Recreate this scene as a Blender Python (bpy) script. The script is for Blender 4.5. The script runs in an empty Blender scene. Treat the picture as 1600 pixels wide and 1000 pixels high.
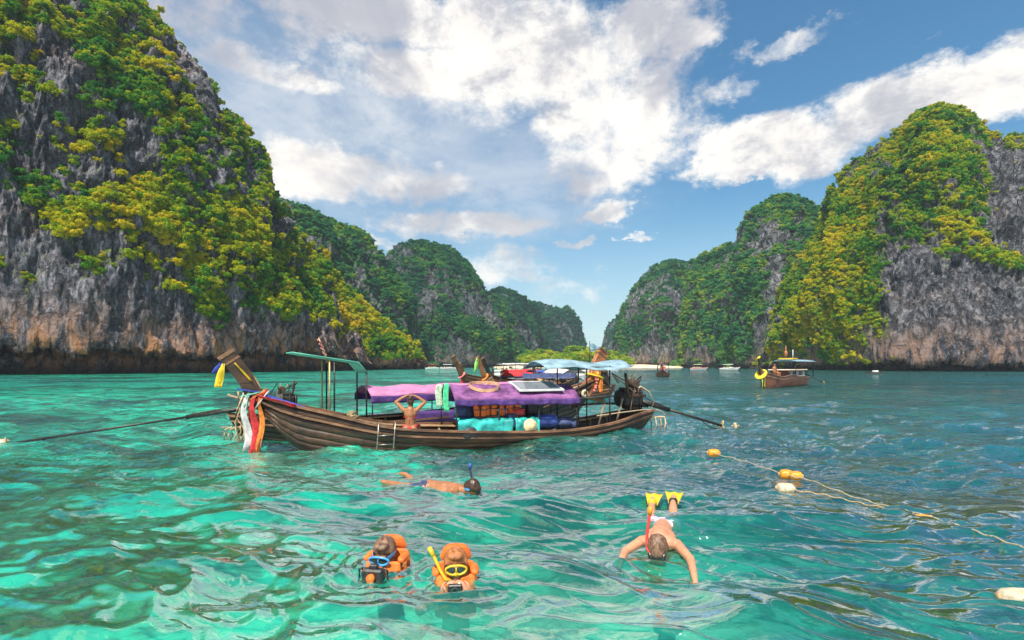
import bpy, bmesh, math, random
import numpy as np
from mathutils import Vector, Matrix, Euler, noise as mnoise
R = math.radians
random.seed(7); RNG = np.random.default_rng(7)
scene = bpy.context.scene
C = scene.collection

# ------------------------------------------------------------------ camera, sky, sun, exposure
EYE = 1.9          # camera height above the sea
FPX = 800.0        # focal length in photo pixels (1600 wide)
HOR = 570.0        # horizon row in the photo
cam_d = bpy.data.cameras.new('camera'); cam = bpy.data.objects.new('camera', cam_d); C.objects.link(cam)
cam.location = (0, 0, EYE); cam.rotation_euler = (R(90), 0, 0)
cam_d.sensor_width = 36; cam_d.lens = 36 * FPX / 1600; cam_d.shift_y = (HOR - 500) / 1600
cam_d.clip_start = 0.05; cam_d.clip_end = 6000
scene.camera = cam
SUN_EL, SUN_AZ = 60.0, 200.0       # azimuth clockwise from straight ahead (+Y)
sd = bpy.data.lights.new('sun', 'SUN'); sun = bpy.data.objects.new('sun', sd); C.objects.link(sun)
sd.energy = 5.0; sd.angle = R(0.6); sd.color = (1.0, 0.93, 0.80)
sdir = Vector((math.sin(R(SUN_AZ)) * math.cos(R(SUN_EL)), math.cos(R(SUN_AZ)) * math.cos(R(SUN_EL)), math.sin(R(SUN_EL))))
sun.rotation_euler = sdir.to_track_quat('Z', 'Y').to_euler()
scene.view_settings.view_transform = 'Standard'; scene.view_settings.look = 'None'
scene.view_settings.exposure = 0.86; scene.view_settings.gamma = 1.0
scene.cycles.max_bounces = 8; scene.cycles.transparent_max_bounces = 12
scene.cycles.diffuse_bounces = 3; scene.cycles.glossy_bounces = 3
scene.cycles.sample_clamp_indirect = 6; scene.cycles.sample_clamp_direct = 5

def px2(px, py, d):
    """a place at the distance d (metres straight ahead) that the photo shows at column px, row py"""
    return Vector(((px - 800) / FPX * d, d, EYE + (HOR - py) / FPX * d))
def wl(px, py):
    """the point of the sea surface seen at column px, row py"""
    d = EYE * FPX / (py - HOR); return Vector(((px - 800) / FPX * d, d, 0))

class NT:
    """small node tree writer"""
    def __init__(s, tree):
        s.t = tree; s.n = tree.nodes; s.l = tree.links
    def node(s, typ, **kw):
        n = s.n.new(typ)
        for k, v in kw.items(): setattr(n, k, v)
        return n
    def put(s, sock, v):
        if isinstance(v, bpy.types.NodeSocket): s.l.new(v, sock)
        elif v is not None: sock.default_value = v
    def math(s, op, a, b=None, c=None, clamp=False):
        n = s.node('ShaderNodeMath', operation=op); n.use_clamp = clamp
        s.put(n.inputs[0], a); s.put(n.inputs[1], b); s.put(n.inputs[2], c); return n.outputs[0]
    def vm(s, op, a, b=None, c=None):
        n = s.node('ShaderNodeVectorMath', operation=op)
        s.put(n.inputs[0], a)
        if b is not None: s.put(n.inputs[1], b)
        if c is not None: s.put(n.inputs[2], c)
        return n.outputs['Value'] if op in ('LENGTH', 'DOT_PRODUCT') else n.outputs[0]
    def noise(s, vec, scale, detail=4, rough=.55, dist=0, dim='3D'):
        n = s.node('ShaderNodeTexNoise'); n.noise_dimensions = dim
        s.put(n.inputs['Vector'], vec); s.put(n.inputs['Scale'], scale); s.put(n.inputs['Detail'], detail)
        s.put(n.inputs['Roughness'], rough); s.put(n.inputs['Distortion'], dist); return n.outputs['Fac'], n.outputs['Color']
    def mr(s, v, a, b, c=0., d=1., smooth=True):
        n = s.node('ShaderNodeMapRange'); n.interpolation_type = 'SMOOTHSTEP' if smooth else 'LINEAR'
        for k, x in zip(range(5), (v, a, b, c, d)): s.put(n.inputs[k], x)
        return n.outputs[0]
    def mix(s, f, a, b, mode='MIX'):
        n = s.node('ShaderNodeMix'); n.data_type = 'RGBA'; n.blend_type = mode
        s.put(n.inputs[0], f)
        for sock, v in ((n.inputs[6], a), (n.inputs[7], b)):
            s.put(sock, (*v, 1) if isinstance(v, tuple) and len(v) == 3 else v)
        return n.outputs[2]
    def ramp(s, f, stops):
        n = s.node('ShaderNodeValToRGB'); s.put(n.inputs[0], f); e = n.color_ramp.elements
        while len(e) < len(stops): e.new(1)
        for k, (p, c) in enumerate(stops): e[k].position = p; e[k].color = (*c, 1)
        return n.outputs[0]
    def bump(s, h, strength, dist, normal=None):
        n = s.node('ShaderNodeBump'); s.put(n.inputs['Strength'], strength); s.put(n.inputs['Distance'], dist); s.put(n.inputs['Height'], h)
        if normal is not None: s.put(n.inputs['Normal'], normal)
        return n.outputs[0]
    def scale(s, vec, sc): return s.vm('MULTIPLY', vec, sc)

# ---- world: physical sky with a broken layer of cloud
world = bpy.data.worlds.new('World'); scene.world = world; world.use_nodes = True
world.node_tree.nodes.clear(); w = NT(world.node_tree)
sky = w.node('ShaderNodeTexSky', sky_type='NISHITA'); sky.sun_disc = False
sky.sun_elevation = R(SUN_EL); sky.sun_rotation = R(SUN_AZ); sky.air_density = 1.3; sky.dust_density = 0.3; sky.ozone_density = 3.0
tc = w.node('ShaderNodeTexCoord').outputs['Generated']
sep = w.node('ShaderNodeSeparateXYZ'); w.put(sep.inputs[0], tc); dx, dy, dz = sep.outputs
az = w.math('ARCTAN2', dx, dy); el = w.math('ARCSINE', dz)
cb = w.node('ShaderNodeCombineXYZ'); w.put(cb.inputs[0], az); w.put(cb.inputs[1], el); ae = cb.outputs[0]
zz = w.math('ADD', w.math('MAXIMUM', dz, 0.0), 0.22)
pl = w.node('ShaderNodeCombineXYZ'); w.put(pl.inputs[0], w.math('DIVIDE', dx, zz)); w.put(pl.inputs[1], w.math('DIVIDE', dy, zz)); pl = pl.outputs[0]
_, wc = w.noise(w.scale(tc, (1, 1, 1.8)), 6.0, 8, .68)
wc = w.vm('SUBTRACT', wc, (.5, .5, .5))
aew = w.vm('ADD', ae, w.scale(wc, (.30, .13, 0)))
def ang(px, py):
    a = math.atan((px - 800) / 800); return a, math.atan((570 - py) / math.hypot(800, px - 800))
def field(blobs):
    out = None
    for (bx, by, rx, ry, wt) in blobs:
        a, e = ang(bx, by); a1, _ = ang(bx + rx, by); _, e1 = ang(bx, by - ry)
        sx, sy = 1 / max(a1 - a, 1e-3), 1 / max(e1 - e, 1e-3)
        q = w.vm('LENGTH', w.vm('MULTIPLY_ADD', aew, (sx, sy, 0), (-a * sx, -e * sy, 0)))
        g = w.mr(q, 1.55, 0.25, 0., wt)
        out = g if out is None else w.math('MAXIMUM', out, g)
    return out
CL = [(620,10,360,75,1),(840,95,210,110,1),(960,190,170,95,1),(1010,50,120,80,1),(930,265,110,50,.85),(948,332,50,20,.8),
      (720,110,230,55,.9),(500,272,110,48,.9),(640,285,120,38,.75),(430,105,110,36,.75),
      (1230,225,190,60,1),(1420,155,190,62,1.05),(1540,130,170,60,1.05),(1130,262,90,32,.85),(1220,75,130,22,.75),(1300,40,90,14,.6),(1150,140,70,30,.6),(1420,60,120,16,.45),
      (730,352,150,26,.8),(905,380,45,9,.75),(800,415,120,36,.62),(990,374,24,6,.6),(1143,283,28,9,.75),(860,455,120,26,.5),(580,385,60,18,.7),
      (300,20,150,50,.8),(820,-170,520,110,.95),(250,-200,300,120,.8),(1500,-150,220,60,.6)]
den = field(CL)
veil = field([(520,180,280,170,1.),(700,260,260,90,.8),(780,330,200,50,.6),(640,330,260,60,.5),(850,300,200,80,.3)])
n1, _ = w.noise(w.scale(pl, (1, 1, 1)), 1.5, 8, .62, .35)
n2, _ = w.noise(tc, 11.0, 8, .66, .15)
n3, _ = w.noise(tc, 3.1, 4, .55)
behind = w.mr(dy, .25, -.15)                                     # the rest of the sky: scattered cloud of the same sort
den = w.math('ADD', den, w.math('MULTIPLY', behind, w.mr(n3, .42, .62, 0., .9)))
dd = w.math('ADD', den, w.math('ADD', w.math('MULTIPLY', w.math('SUBTRACT', n2, .5), 1.5), w.math('MULTIPLY', w.math('SUBTRACT', n1, .5), 1.1)))
cov = w.mr(dd, .26, .86)
thick = w.mr(dd, .70, 1.35)
vv = w.math('MULTIPLY', veil, w.mr(n1, .25, .7, .35, 1.))
blue = w.mix(1.0, sky.outputs[0], (.46, .86, 1.0), 'MULTIPLY')
SKY_STR = 0.072
# cloud radiance, in the sky's own units (it is multiplied by SKY_STR at the end)
lit = w.mix(thick, (8.4, 8.1, 7.7), (5.6, 5.5, 5.7))
n4, _ = w.noise(w.scale(tc, (1, 1, 1.6)), 7.0, 8, .66, .15)
n5, _ = w.noise(w.scale(tc, (1, 1, 1.6)), 3.0, 5, .6, .4)
lit = w.mix(w.mr(n4, .46, .62, 0., .85), lit, (9.2, 8.6, 7.9))
lit = w.mix(w.mr(n5, .46, .62, 0., .9), lit, (4.0, 4.1, 4.7))
lit = w.mix(w.mr(n4, .52, .38, 0., .8), lit, (3.9, 4.0, 4.6))
low = w.mr(el, .32, .02)
lit = w.mix(w.math('MULTIPLY', low, .35), lit, (8.4, 7.9, 7.5))
col = w.mix(vv, blue, w.mix(w.mr(n4, .4, .6), (4.0, 4.7, 5.7), (6.2, 6.4, 6.8)))
col = w.mix(cov, col, lit)
haz = w.mr(el, .34, .0)
col = w.mix(w.math('MULTIPLY', haz, .55), col, (6.6, 7.2, 7.3))
bg = w.node('ShaderNodeBackground'); w.put(bg.inputs[0], col); bg.inputs[1].default_value = SKY_STR
wo = w.node('ShaderNodeOutputWorld'); w.l.new(bg.outputs[0], wo.inputs[0])
world.cycles.sampling_method = 'MANUAL'; world.cycles.sample_map_resolution = 512

# ------------------------------------------------------------------ numpy noise
_perm = RNG.permutation(256).astype(np.int32); _perm = np.concatenate([_perm, _perm, _perm])
_gr = RNG.normal(size=(256, 3)).astype(np.float32); _gr /= np.linalg.norm(_gr, axis=1)[:, None]
def perlin(p):
    p = np.asarray(p, np.float32); sh = p.shape[:-1]; p = p.reshape(-1, 3)
    i = np.floor(p).astype(np.int32); f = p - i; i &= 255; u = f * f * f * (f * (f * 6 - 15) + 10)
    out = np.zeros(len(p), np.float32)
    for a in (0, 1):
        for b in (0, 1):
            for c in (0, 1):
                h = _perm[_perm[_perm[i[:, 0] + a] + i[:, 1] + b] + i[:, 2] + c]
                g = _gr[h]; dot = g[:, 0] * (f[:, 0] - a) + g[:, 1] * (f[:, 1] - b) + g[:, 2] * (f[:, 2] - c)
                wt = (u[:, 0] if a else 1 - u[:, 0]) * (u[:, 1] if b else 1 - u[:, 1]) * (u[:, 2] if c else 1 - u[:, 2])
                out += wt * dot
    return out.reshape(sh) * 1.5
def fbm(p, oct=4, gain=.5, ridged=False):
    out = 0; a = 1.; p = np.asarray(p, np.float32)
    for k in range(oct):
        n = perlin(p + 17.3 * k); out = out + a * ((1 - 2 * np.abs(n)) if ridged else n); a *= gain; p = p * 2.03
    return out

# ------------------------------------------------------------------ object helpers
def link(o, parent=None):
    C.objects.link(o)
    if parent is not None: o.parent = parent
    return o
def tag(o, label=None, cat=None, group=None, kind=None):
    if label: o['label'] = label
    if cat: o['category'] = cat
    if group: o['group'] = group
    if kind: o['kind'] = kind
    return o
def thing(name, label, cat, loc=(0, 0, 0), rz=0, group=None, scale=1):
    o = bpy.data.objects.new(name, None); o.empty_display_size = .2; link(o)
    o.location = loc; o.rotation_euler = (0, 0, rz); o.scale = (scale,) * 3
    return tag(o, label, cat, group)
def grid_mesh(name, V, mat, parent=None, close_u=False, smooth=True, attrs=None):
    """V: (nv, nu, 3) array -> one mesh object"""
    nv, nu = V.shape[:2]
    me = bpy.data.meshes.new(name)
    idx = np.arange(nv * nu).reshape(nv, nu)
    if close_u: idx = np.concatenate([idx, idx[:, :1]], 1)
    q = np.stack([idx[:-1, :-1], idx[:-1, 1:], idx[1:, 1:], idx[1:, :-1]], -1).reshape(-1, 4)
    me.vertices.add(nv * nu); me.vertices.foreach_set('co', V.reshape(-1).astype(np.float32))
    me.loops.add(q.size); me.loops.foreach_set('vertex_index', q.reshape(-1).astype(np.int32))
    me.polygons.add(len(q)); me.polygons.foreach_set('loop_start', (np.arange(len(q)) * 4).astype(np.int32))
    me.polygons.foreach_set('loop_total', np.full(len(q), 4, np.int32))
    if smooth: me.polygons.foreach_set('use_smooth', np.ones(len(q), bool))
    if attrs:
        for k, v in attrs.items():
            a = me.attributes.new(k, 'FLOAT', 'POINT'); a.data.foreach_set('value', v.reshape(-1).astype(np.float32))
    me.update(); me.validate()
    me.materials.append(mat)
    return link(bpy.data.objects.new(name, me), parent)

class MB:
    """collects shapes into ONE mesh object"""
    def __init__(s): s.bm = bmesh.new()
    def verts(s, pts): return [s.bm.verts.new(p) for p in pts]
    def face(s, vs, smooth=False):
        try: f = s.bm.faces.new(vs); f.smooth = smooth; return f
        except ValueError: return None
    def box(s, c, size, rot=None, bevel=0.0, taper=None):
        c = Vector(c); M = (rot if isinstance(rot, Matrix) else Euler(rot or (0, 0, 0)).to_matrix())
        sx, sy, sz = [v / 2 for v in size]; P = []
        for z in (-1, 1):
            t = 1 if (taper is None or z < 0) else taper
            for x, y in ((-1, -1), (1, -1), (1, 1), (-1, 1)): P.append(c + M @ Vector((x * sx * t, y * sy * t, z * sz)))
        v = s.verts(P); fs = [s.face([v[i] for i in f]) for f in ((3, 2, 1, 0), (4, 5, 6, 7), (0, 1, 5, 4), (1, 2, 6, 5), (2, 3, 7, 6), (3, 0, 4, 7))]
        if bevel > 0:
            ed = list({e for f in fs for e in f.edges})
            bmesh.ops.bevel(s.bm, geom=ed, offset=bevel, segments=1, affect='EDGES', profile=.5)
        return s
    def tube(s, pts, r, n=8, cap=True, smooth=True, flat=None, up=(0, 0, 1)):
        """swept tube; r number or list; flat=(a,b) makes a rectangular/elliptic bar section"""
        pts = [Vector(p) for p in pts]; m = len(pts); rs = r if isinstance(r, (list, tuple)) else [r] * m
        rings = []; upv = Vector(up)
        for i, p in enumerate(pts):
            t = (pts[min(i + 1, m - 1)] - pts[max(i - 1, 0)])
            if t.length < 1e-9: t = Vector((0, 0, 1))
            t.normalize(); a = upv - t * upv.dot(t)
            if a.length < 1e-3: a = Vector((1, 0, 0)) - t * t.x
            if a.length < 1e-3: a = Vector((0, 1, 0)) - t * t.y
            a.normalize(); b = t.cross(a); ring = []
            if flat:
                for (x, y) in ((-1, -1), (1, -1), (1, 1), (-1, 1)): ring.append(p + a * (flat[1] / 2 * y * rs[i]) + b * (flat[0] / 2 * x * rs[i]))
            else:
                for k in range(n):
                    th = 2 * math.pi * k / n; ring.append(p + (a * math.cos(th) + b * math.sin(th)) * rs[i])
            rings.append(s.verts(ring))
        k = len(rings[0])
        for i in range(m - 1):
            for j in range(k): s.face([rings[i][j], rings[i][(j + 1) % k], rings[i + 1][(j + 1) % k], rings[i + 1][j]], smooth and not flat)
        if cap:
            s.face(rings[0][::-1]); s.face(rings[-1])
        return s
    def ball(s, c, rad, rot=None, seg=12, rings=8, jit=0):
        rx, ry, rz = (rad,) * 3 if isinstance(rad, (int, float)) else rad
        M = Matrix.LocRotScale(Vector(c), Euler(rot or (0, 0, 0)), Vector((rx, ry, rz)))
        r = bmesh.ops.create_uvsphere(s.bm, u_segments=seg, v_segments=rings, radius=1, matrix=M)
        for v in r['verts']:
            if jit: v.co += Vector(RNG.normal(size=3) * jit)
            for f in v.link_faces: f.smooth = True
        return s
    def lathe(s, c, prof, n=16, axis='z', rot=None):
        """prof: list of (radius, height)"""
        M = Euler(rot or (0, 0, 0)).to_matrix(); c = Vector(c); rings = []
        for (r, h) in prof: rings.append(s.verts([c + M @ Vector((max(r, 1e-4) * math.cos(2 * math.pi * k / n), max(r, 1e-4) * math.sin(2 * math.pi * k / n), h)) for k in range(n)]))
        for i in range(len(rings) - 1):
            for j in range(n): s.face([rings[i][j], rings[i][(j + 1) % n], rings[i + 1][(j + 1) % n], rings[i + 1][j]], True)
        s.face(rings[0][::-1]); s.face(rings[-1]); return s
    def build(s, name, mat, parent=None, mods=()):
        me = bpy.data.meshes.new(name); bmesh.ops.recalc_face_normals(s.bm, faces=s.bm.faces[:]); s.bm.to_mesh(me); s.bm.free()
        me.materials.append(mat); o = link(bpy.data.objects.new(name, me), parent)
        for m in mods:
            md = o.modifiers.new(m[0].lower(), m[0])
            for k, v in m[1].items(): setattr(md, k, v)
        return o
def sheet(name, V, mat, parent=None, thick=.012):
    o = grid_mesh(name, np.asarray(V, np.float32), mat, parent)
    if thick: md = o.modifiers.new('thickness', 'SOLIDIFY'); md.thickness = thick; md.offset = 0
    return o
def curve_pts(tab, t):
    """tab rows [t, a, b, ...]; smooth interpolation"""
    tab = np.asarray(tab, float); t = np.asarray(t, float); out = []
    for k in range(1, tab.shape[1]):
        x, y = tab[:, 0], tab[:, k]; m = np.gradient(y, x); i = np.clip(np.searchsorted(x, t) - 1, 0, len(x) - 2)
        h = x[i + 1] - x[i]; s = (t - x[i]) / h
        out.append((2*s**3-3*s**2+1)*y[i] + (s**3-2*s**2+s)*h*m[i] + (-2*s**3+3*s**2)*y[i+1] + (s**3-s**2)*h*m[i+1])
    return np.stack(out, -1)

# ------------------------------------------------------------------ materials
def new_mat(name):
    m = bpy.data.materials.new(name); m.use_nodes = True; m.node_tree.nodes.clear(); t = NT(m.node_tree)
    out = t.node('ShaderNodeOutputMaterial'); return m, t, out
def simple(name, col, rough=.6, var=.25, scale=8., metal=0., bumps=.15, bdist=.01, stretch=(1, 1, 1), col2=None, spec=.5, sheen=0, trans=0, coat=0, sss=0):
    m, t, out = new_mat(name); o = t.node('ShaderNodeTexCoord').outputs['Object']; o = t.scale(o, stretch)
    f, _ = t.noise(o, scale, 6, .62, .2); f2, _ = t.noise(o, scale * 5.3, 4, .6)
    dark = tuple(c * (1 - var * 1.4) for c in col); light = tuple(min(c * (1 + var), 1) for c in (col2 or col))
    c = t.mix(t.mr(f, .32, .68), dark, light); c = t.mix(t.math('MULTIPLY', t.mr(f2, .5, .75), var), c, tuple(x * .4 for x in col))
    p = t.node('ShaderNodeBsdfPrincipled'); t.put(p.inputs['Base Color'], c); t.put(p.inputs['Roughness'], t.mr(f2, .3, .7, max(rough - .12, .02), min(rough + .12, 1)))
    p.inputs['Metallic'].default_value = metal; p.inputs['Specular IOR Level'].default_value = spec; p.inputs['Coat Weight'].default_value = coat
    if sss: p.inputs['Subsurface Weight'].default_value = sss; p.inputs['Subsurface Radius'].default_value = (.02, .008, .004)
    if bumps: t.put(p.inputs['Normal'], t.bump(t.math('ADD', f, t.math('MULTIPLY', f2, .4)), bumps, bdist))
    sh = p.outputs[0]
    if trans:
        tr = t.node('ShaderNodeBsdfTranslucent'); t.put(tr.inputs[0], c); mx = t.node('ShaderNodeMixShader'); mx.inputs[0].default_value = trans
        t.l.new(sh, mx.inputs[1]); t.l.new(tr.outputs[0], mx.inputs[2]); sh = mx.outputs[0]
    t.l.new(sh, out.inputs[0]); return m
M = {}
def wood(name, a, b, rough=.55, streak=1.0, coat=0.):
    m, t, out = new_mat(name); o = t.node('ShaderNodeTexCoord').outputs['Object']
    g, _ = t.noise(t.scale(o, (1.2, 9, 9)), 3.0 * streak, 7, .65, .6); h, _ = t.noise(t.scale(o, (1, 1.6, 1.6)), 1.3, 5, .6, .3)
    h2, _ = t.noise(t.scale(o, (2, 24, 24)), 5, 4, .6)
    c = t.mix(t.mr(g, .35, .66), a, b); c = t.mix(t.mr(h, .42, .68, 0, .75), c, tuple(x * .30 for x in a)); c = t.mix(t.mr(h2, .55, .75, 0, .5), c, tuple(min(1, x * 1.5 + .03) for x in b))
    p = t.node('ShaderNodeBsdfPrincipled'); t.put(p.inputs['Base Color'], c); t.put(p.inputs['Roughness'], t.mr(g, .3, .7, rough - .15, rough + .15)); p.inputs['Coat Weight'].default_value = coat
    t.put(p.inputs['Normal'], t.bump(t.math('ADD', g, t.math('MULTIPLY', h2, .5)), .35, .012)); t.l.new(p.outputs[0], out.inputs[0]); return m
M['hull_dark'] = wood('hull_dark', (.022, .009, .003), (.075, .030, .010), .5, coat=.08)
M['hull_black'] = wood('hull_black', (.012, .008, .006), (.035, .022, .014), .5)
M['hull_red'] = wood('hull_red', (.15, .045, .022), (.28, .10, .05), .5)
M['hull_brown'] = wood('hull_brown', (.07, .036, .014), (.17, .09, .038), .5)
M['rail'] = wood('rail_wood', (.11, .05, .024), (.25, .13, .068), .5)
M['deck'] = wood('deck_wood', (.40, .235, .125), (.60, .40, .235), .6)
M['inner'] = wood('inner_wood', (.085, .045, .022), (.20, .115, .06), .65)
M['greywood'] = wood('grey_wood', (.14, .095, .06), (.32, .235, .16), .75)
M['orangewood'] = wood('orange_wood', (.24, .075, .022), (.42, .16, .055), .5)
M['purple'] = simple('purple_canvas', (.13, .035, .16), .75, .3, 3, bumps=.6, bdist=.03, trans=.15, col2=(.24, .085, .24))
M['pink'] = simple('pink_canvas', (.50, .20, .38), .75, .16, 3, bumps=.3, trans=.2)
M['violet'] = simple('violet_canvas', (.085, .035, .19), .75, .3, 6, bumps=.3, trans=.15)
M['gold'] = simple('gold_emblem', (.55, .30, .18), .7, .2, 10)
M['teal'] = simple('teal_tarp', (.015, .27, .26), .35, .3, 4, bumps=.6, bdist=.03, col2=(.03, .40, .37))
M['mint'] = simple('mint_canvas', (.12, .46, .36), .6, .12, 4, trans=.25)
M['towel'] = simple('green_towel', (.08, .58, .28), .95, .25, 14, bumps=.6)
M['towel_pale'] = simple('pale_towel', (.50, .60, .45), .95, .2, 14, bumps=.6)
M['skyblue'] = simple('blue_canvas', (.22, .36, .44), .6, .15, 3, trans=.3, col2=(.32, .47, .55))
M['white'] = simple('white_paint', (.72, .72, .70), .45, .12, 5)
M['cream'] = simple('cream_paint', (.62, .52, .38), .6, .25, 6)
M['red'] = simple('red_plastic', (.55, .035, .03), .4, .2, 5)
M['redcloth'] = simple('red_cloth', (.58, .035, .04), .8, .25, 9, bumps=.4, trans=.2)
M['orangecloth'] = simple('orange_cloth', (.75, .24, .04), .8, .25, 9, bumps=.4, trans=.2)
M['whitecloth'] = simple('white_cloth', (.62, .60, .60), .85, .2, 9, bumps=.4, trans=.25)
M['bluecloth'] = simple('blue_cloth', (.03, .06, .35), .8, .3, 9, bumps=.4, trans=.15)
M['greencloth'] = simple('green_cloth', (.20, .50, .38), .8, .3, 9, bumps=.4, trans=.2)
M['limecloth'] = simple('lime_cloth', (.35, .75, .15), .8, .3, 9, bumps=.4, trans=.2)
M['yellowcloth'] = simple('yellow_cloth', (.78, .55, .03), .8, .2, 9, bumps=.4, trans=.2)
M['pinkcloth'] = simple('pink_cloth', (.75, .22, .22), .8, .2, 9, bumps=.4, trans=.2)
M['vest'] = simple('orange_vest_fabric', (.70, .14, .018), .7, .2, 12, bumps=.35)
M['strap'] = simple('dark_strap', (.03, .03, .035), .6, .2, 12)
M['metal'] = simple('steel', (.30, .28, .25), .35, .3, 20, metal=.8)
M['iron'] = simple('dark_iron', (.035, .032, .03), .45, .4, 14, metal=.5, bumps=.4)
M['rust'] = simple('rusty_iron', (.07, .04, .024), .7, .45, 14, metal=.2, bumps=.5)
M['rubber'] = simple('black_rubber', (.02, .02, .02), .7, .3, 14)
M['brass'] = simple('tan_fitting', (.42, .30, .14), .5, .3, 20, metal=.3)
M['rope'] = simple('pale_rope', (.36, .30, .20), .9, .35, 40, bumps=.8)
M['ropetan'] = simple('tan_rope', (.42, .29, .15), .9, .35, 40, bumps=.8)
M['hose'] = simple('pale_hose', (.55, .40, .24), .5, .25, 12)
M['panel'] = simple('solar_glass', (.16, .18, .20), .25, .15, 3, coat=.5)
M['bluebag'] = simple('blue_plastic', (.035, .07, .30), .45, .3, 6, bumps=.4)
M['navy'] = simple('navy_canvas', (.03, .045, .12), .7, .4, 6, bumps=.4)
M['straw'] = simple('straw', (.62, .50, .27), .85, .25, 30, bumps=.6)
M['skin'] = simple('tanned_skin', (.28, .115, .05), .5, .12, 6, bumps=.1, sss=.08)
M['skinpale'] = simple('fair_skin', (.46, .21, .12), .5, .12, 6, bumps=.1, sss=.08)
M['skindark'] = simple('brown_skin', (.36, .18, .10), .5, .12, 6, bumps=.1, sss=.08)
M['hair'] = simple('dark_brown_hair', (.055, .028, .016), .28, .5, 30, bumps=.8, stretch=(1, 1, .3))
M['hairred'] = simple('auburn_hair', (.36, .13, .04), .45, .4, 30, bumps=.8, stretch=(1, 1, .3))
M['hairmid'] = simple('brown_hair', (.16, .085, .05), .45, .5, 30, bumps=.8, stretch=(1, 1, .3))
M['yellow'] = simple('yellow_plastic', (.55, .38, .015), .35, .12, 6)
M['bluemask'] = simple('blue_mask_silicone', (.05, .28, .60), .35, .2, 6)
M['blackplastic'] = simple('black_plastic', (.018, .018, .02), .35, .2, 8)
M['lens'] = simple('dark_mask_glass', (.03, .05, .05), .08, .1, 4, bumps=0, coat=1)
M['orange'] = simple('orange_float', (.62, .24, .012), .5, .25, 12, bumps=.4)
M['floatwhite'] = simple('white_float', (.48, .40, .28), .6, .3, 12, bumps=.4)
M['lilac'] = simple('lilac_shorts', (.60, .38, .62), .8, .2, 14, bumps=.3)
M['sand'] = simple('sand', (.62, .50, .36), .9, .2, .3, bumps=.3)
M['bark'] = simple('bark', (.16, .12, .09), .9, .35, 4, bumps=.8)
# ------------------------------------------------------------------ rock and foliage materials
def rock_mat(name, a, b, stain, stain_h, veg_col=(.055, .11, .016), veg_col2=(.20, .24, .018), sc=1.0):
    m, t, out = new_mat(name); geo = t.node('ShaderNodeNewGeometry'); P = geo.outputs['Position']
    sp = t.node('ShaderNodeSeparateXYZ'); t.put(sp.inputs[0], P); z = sp.outputs[2]
    P = t.scale(P, (sc, sc, sc))
    v1, _ = t.noise(t.scale(P, (1, 1, .26)), .33, 10, .74, .7)       # vertical runs
    v2, _ = t.noise(t.scale(P, (1, 1, .5)), 1.5, 9, .75, .5)
    b1, _ = t.noise(P, .07, 5, .6); b2, _ = t.noise(P, 3.0, 6, .75)
    vo = t.node('ShaderNodeTexVoronoi'); vo.feature = 'DISTANCE_TO_EDGE'; _, wcc = t.noise(P, .5, 5, .65); t.put(vo.inputs['Vector'], t.vm('ADD', t.scale(P, (.30, .30, .17)), t.scale(wcc, (.9, .9, .9)))); vo.inputs['Scale'].default_value = 1.0
    ck = t.mr(vo.outputs['Distance'], .0, .16)
    hs, _ = t.noise(t.scale(P, (.25, .25, 1.5)), .5, 6, .65, .5)     # bedding
    c = t.mix(t.mr(v1, .42, .60), a, b)
    c = t.mix(t.mr(v2, .52, .62, 0, .75), c, tuple(min(1, x * 1.35 + .03) for x in b))
    c = t.mix(t.mr(hs, .56, .74, 0, .6), c, tuple(x * .35 for x in a))
    c = t.mix(t.mr(v2, .50, .38, 0, .85), c, tuple(x * .4 for x in a))
    c = t.mix(t.math('MULTIPLY', t.math('SUBTRACT', 1, ck), .6), c, tuple(x * .3 for x in a))
    sm = t.math('MULTIPLY', t.mr(z, stain_h, stain_h * .25), t.mr(v1, .42, .60))
    c = t.mix(t.math('MULTIPLY', sm, .9), c, stain)
    c = t.mix(t.math('MULTIPLY', t.mr(b1, .52, .66), t.mr(v2, .48, .66, 0, .6)), c, tuple(x * .9 for x in stain))
    low_dark = t.mr(z, 3.2, .4)
    c = t.mix(t.math('MULTIPLY', low_dark, .8), c, (.035, .028, .024))  # rock colour darkens towards the waterline
    va = t.node('ShaderNodeAttribute'); va.attribute_name = 'veg'
    gn, _ = t.noise(P, 1.1, 5, .7); vc = t.mix(t.mr(gn, .35, .65), veg_col, veg_col2)
    vm = t.mr(t.math('ADD', va.outputs['Fac'], t.math('MULTIPLY', t.math('SUBTRACT', v2, .5), 1.2)), .32, .54)
    c = t.mix(vm, c, vc)
    p = t.node('ShaderNodeBsdfPrincipled'); t.put(p.inputs['Base Color'], c); p.inputs['Roughness'].default_value = .85; p.inputs['Specular IOR Level'].default_value = .3
    hgt = t.math('ADD', t.math('ADD', t.math('MULTIPLY', v1, 1.4), t.math('MULTIPLY', ck, .8)), t.math('ADD', t.math('MULTIPLY', v2, .8), t.math('ADD', t.math('MULTIPLY', b2, .22), t.math('MULTIPLY', hs, .6))))
    t.put(p.inputs['Normal'], t.bump(hgt, .9, 1.3 / sc)); t.l.new(p.outputs[0], out.inputs[0]); return m
RK = {
 'near': rock_mat('limestone_near', (.06, .062, .08), (.27, .26, .295), (.46, .21, .08), 17),
 'mid': rock_mat('limestone_mid', (.06, .07, .08), (.20, .205, .22), (.24, .14, .08), 14, (.03, .10, .035), (.08, .18, .035)),
 'far': rock_mat('limestone_far', (.055, .07, .08), (.14, .155, .165), (.22, .17, .12), 14, (.02, .06, .035), (.035, .09, .04), .6),
 'right': rock_mat('limestone_right', (.035, .038, .052), (.20, .20, .225), (.32, .19, .13), 18),
}
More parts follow.
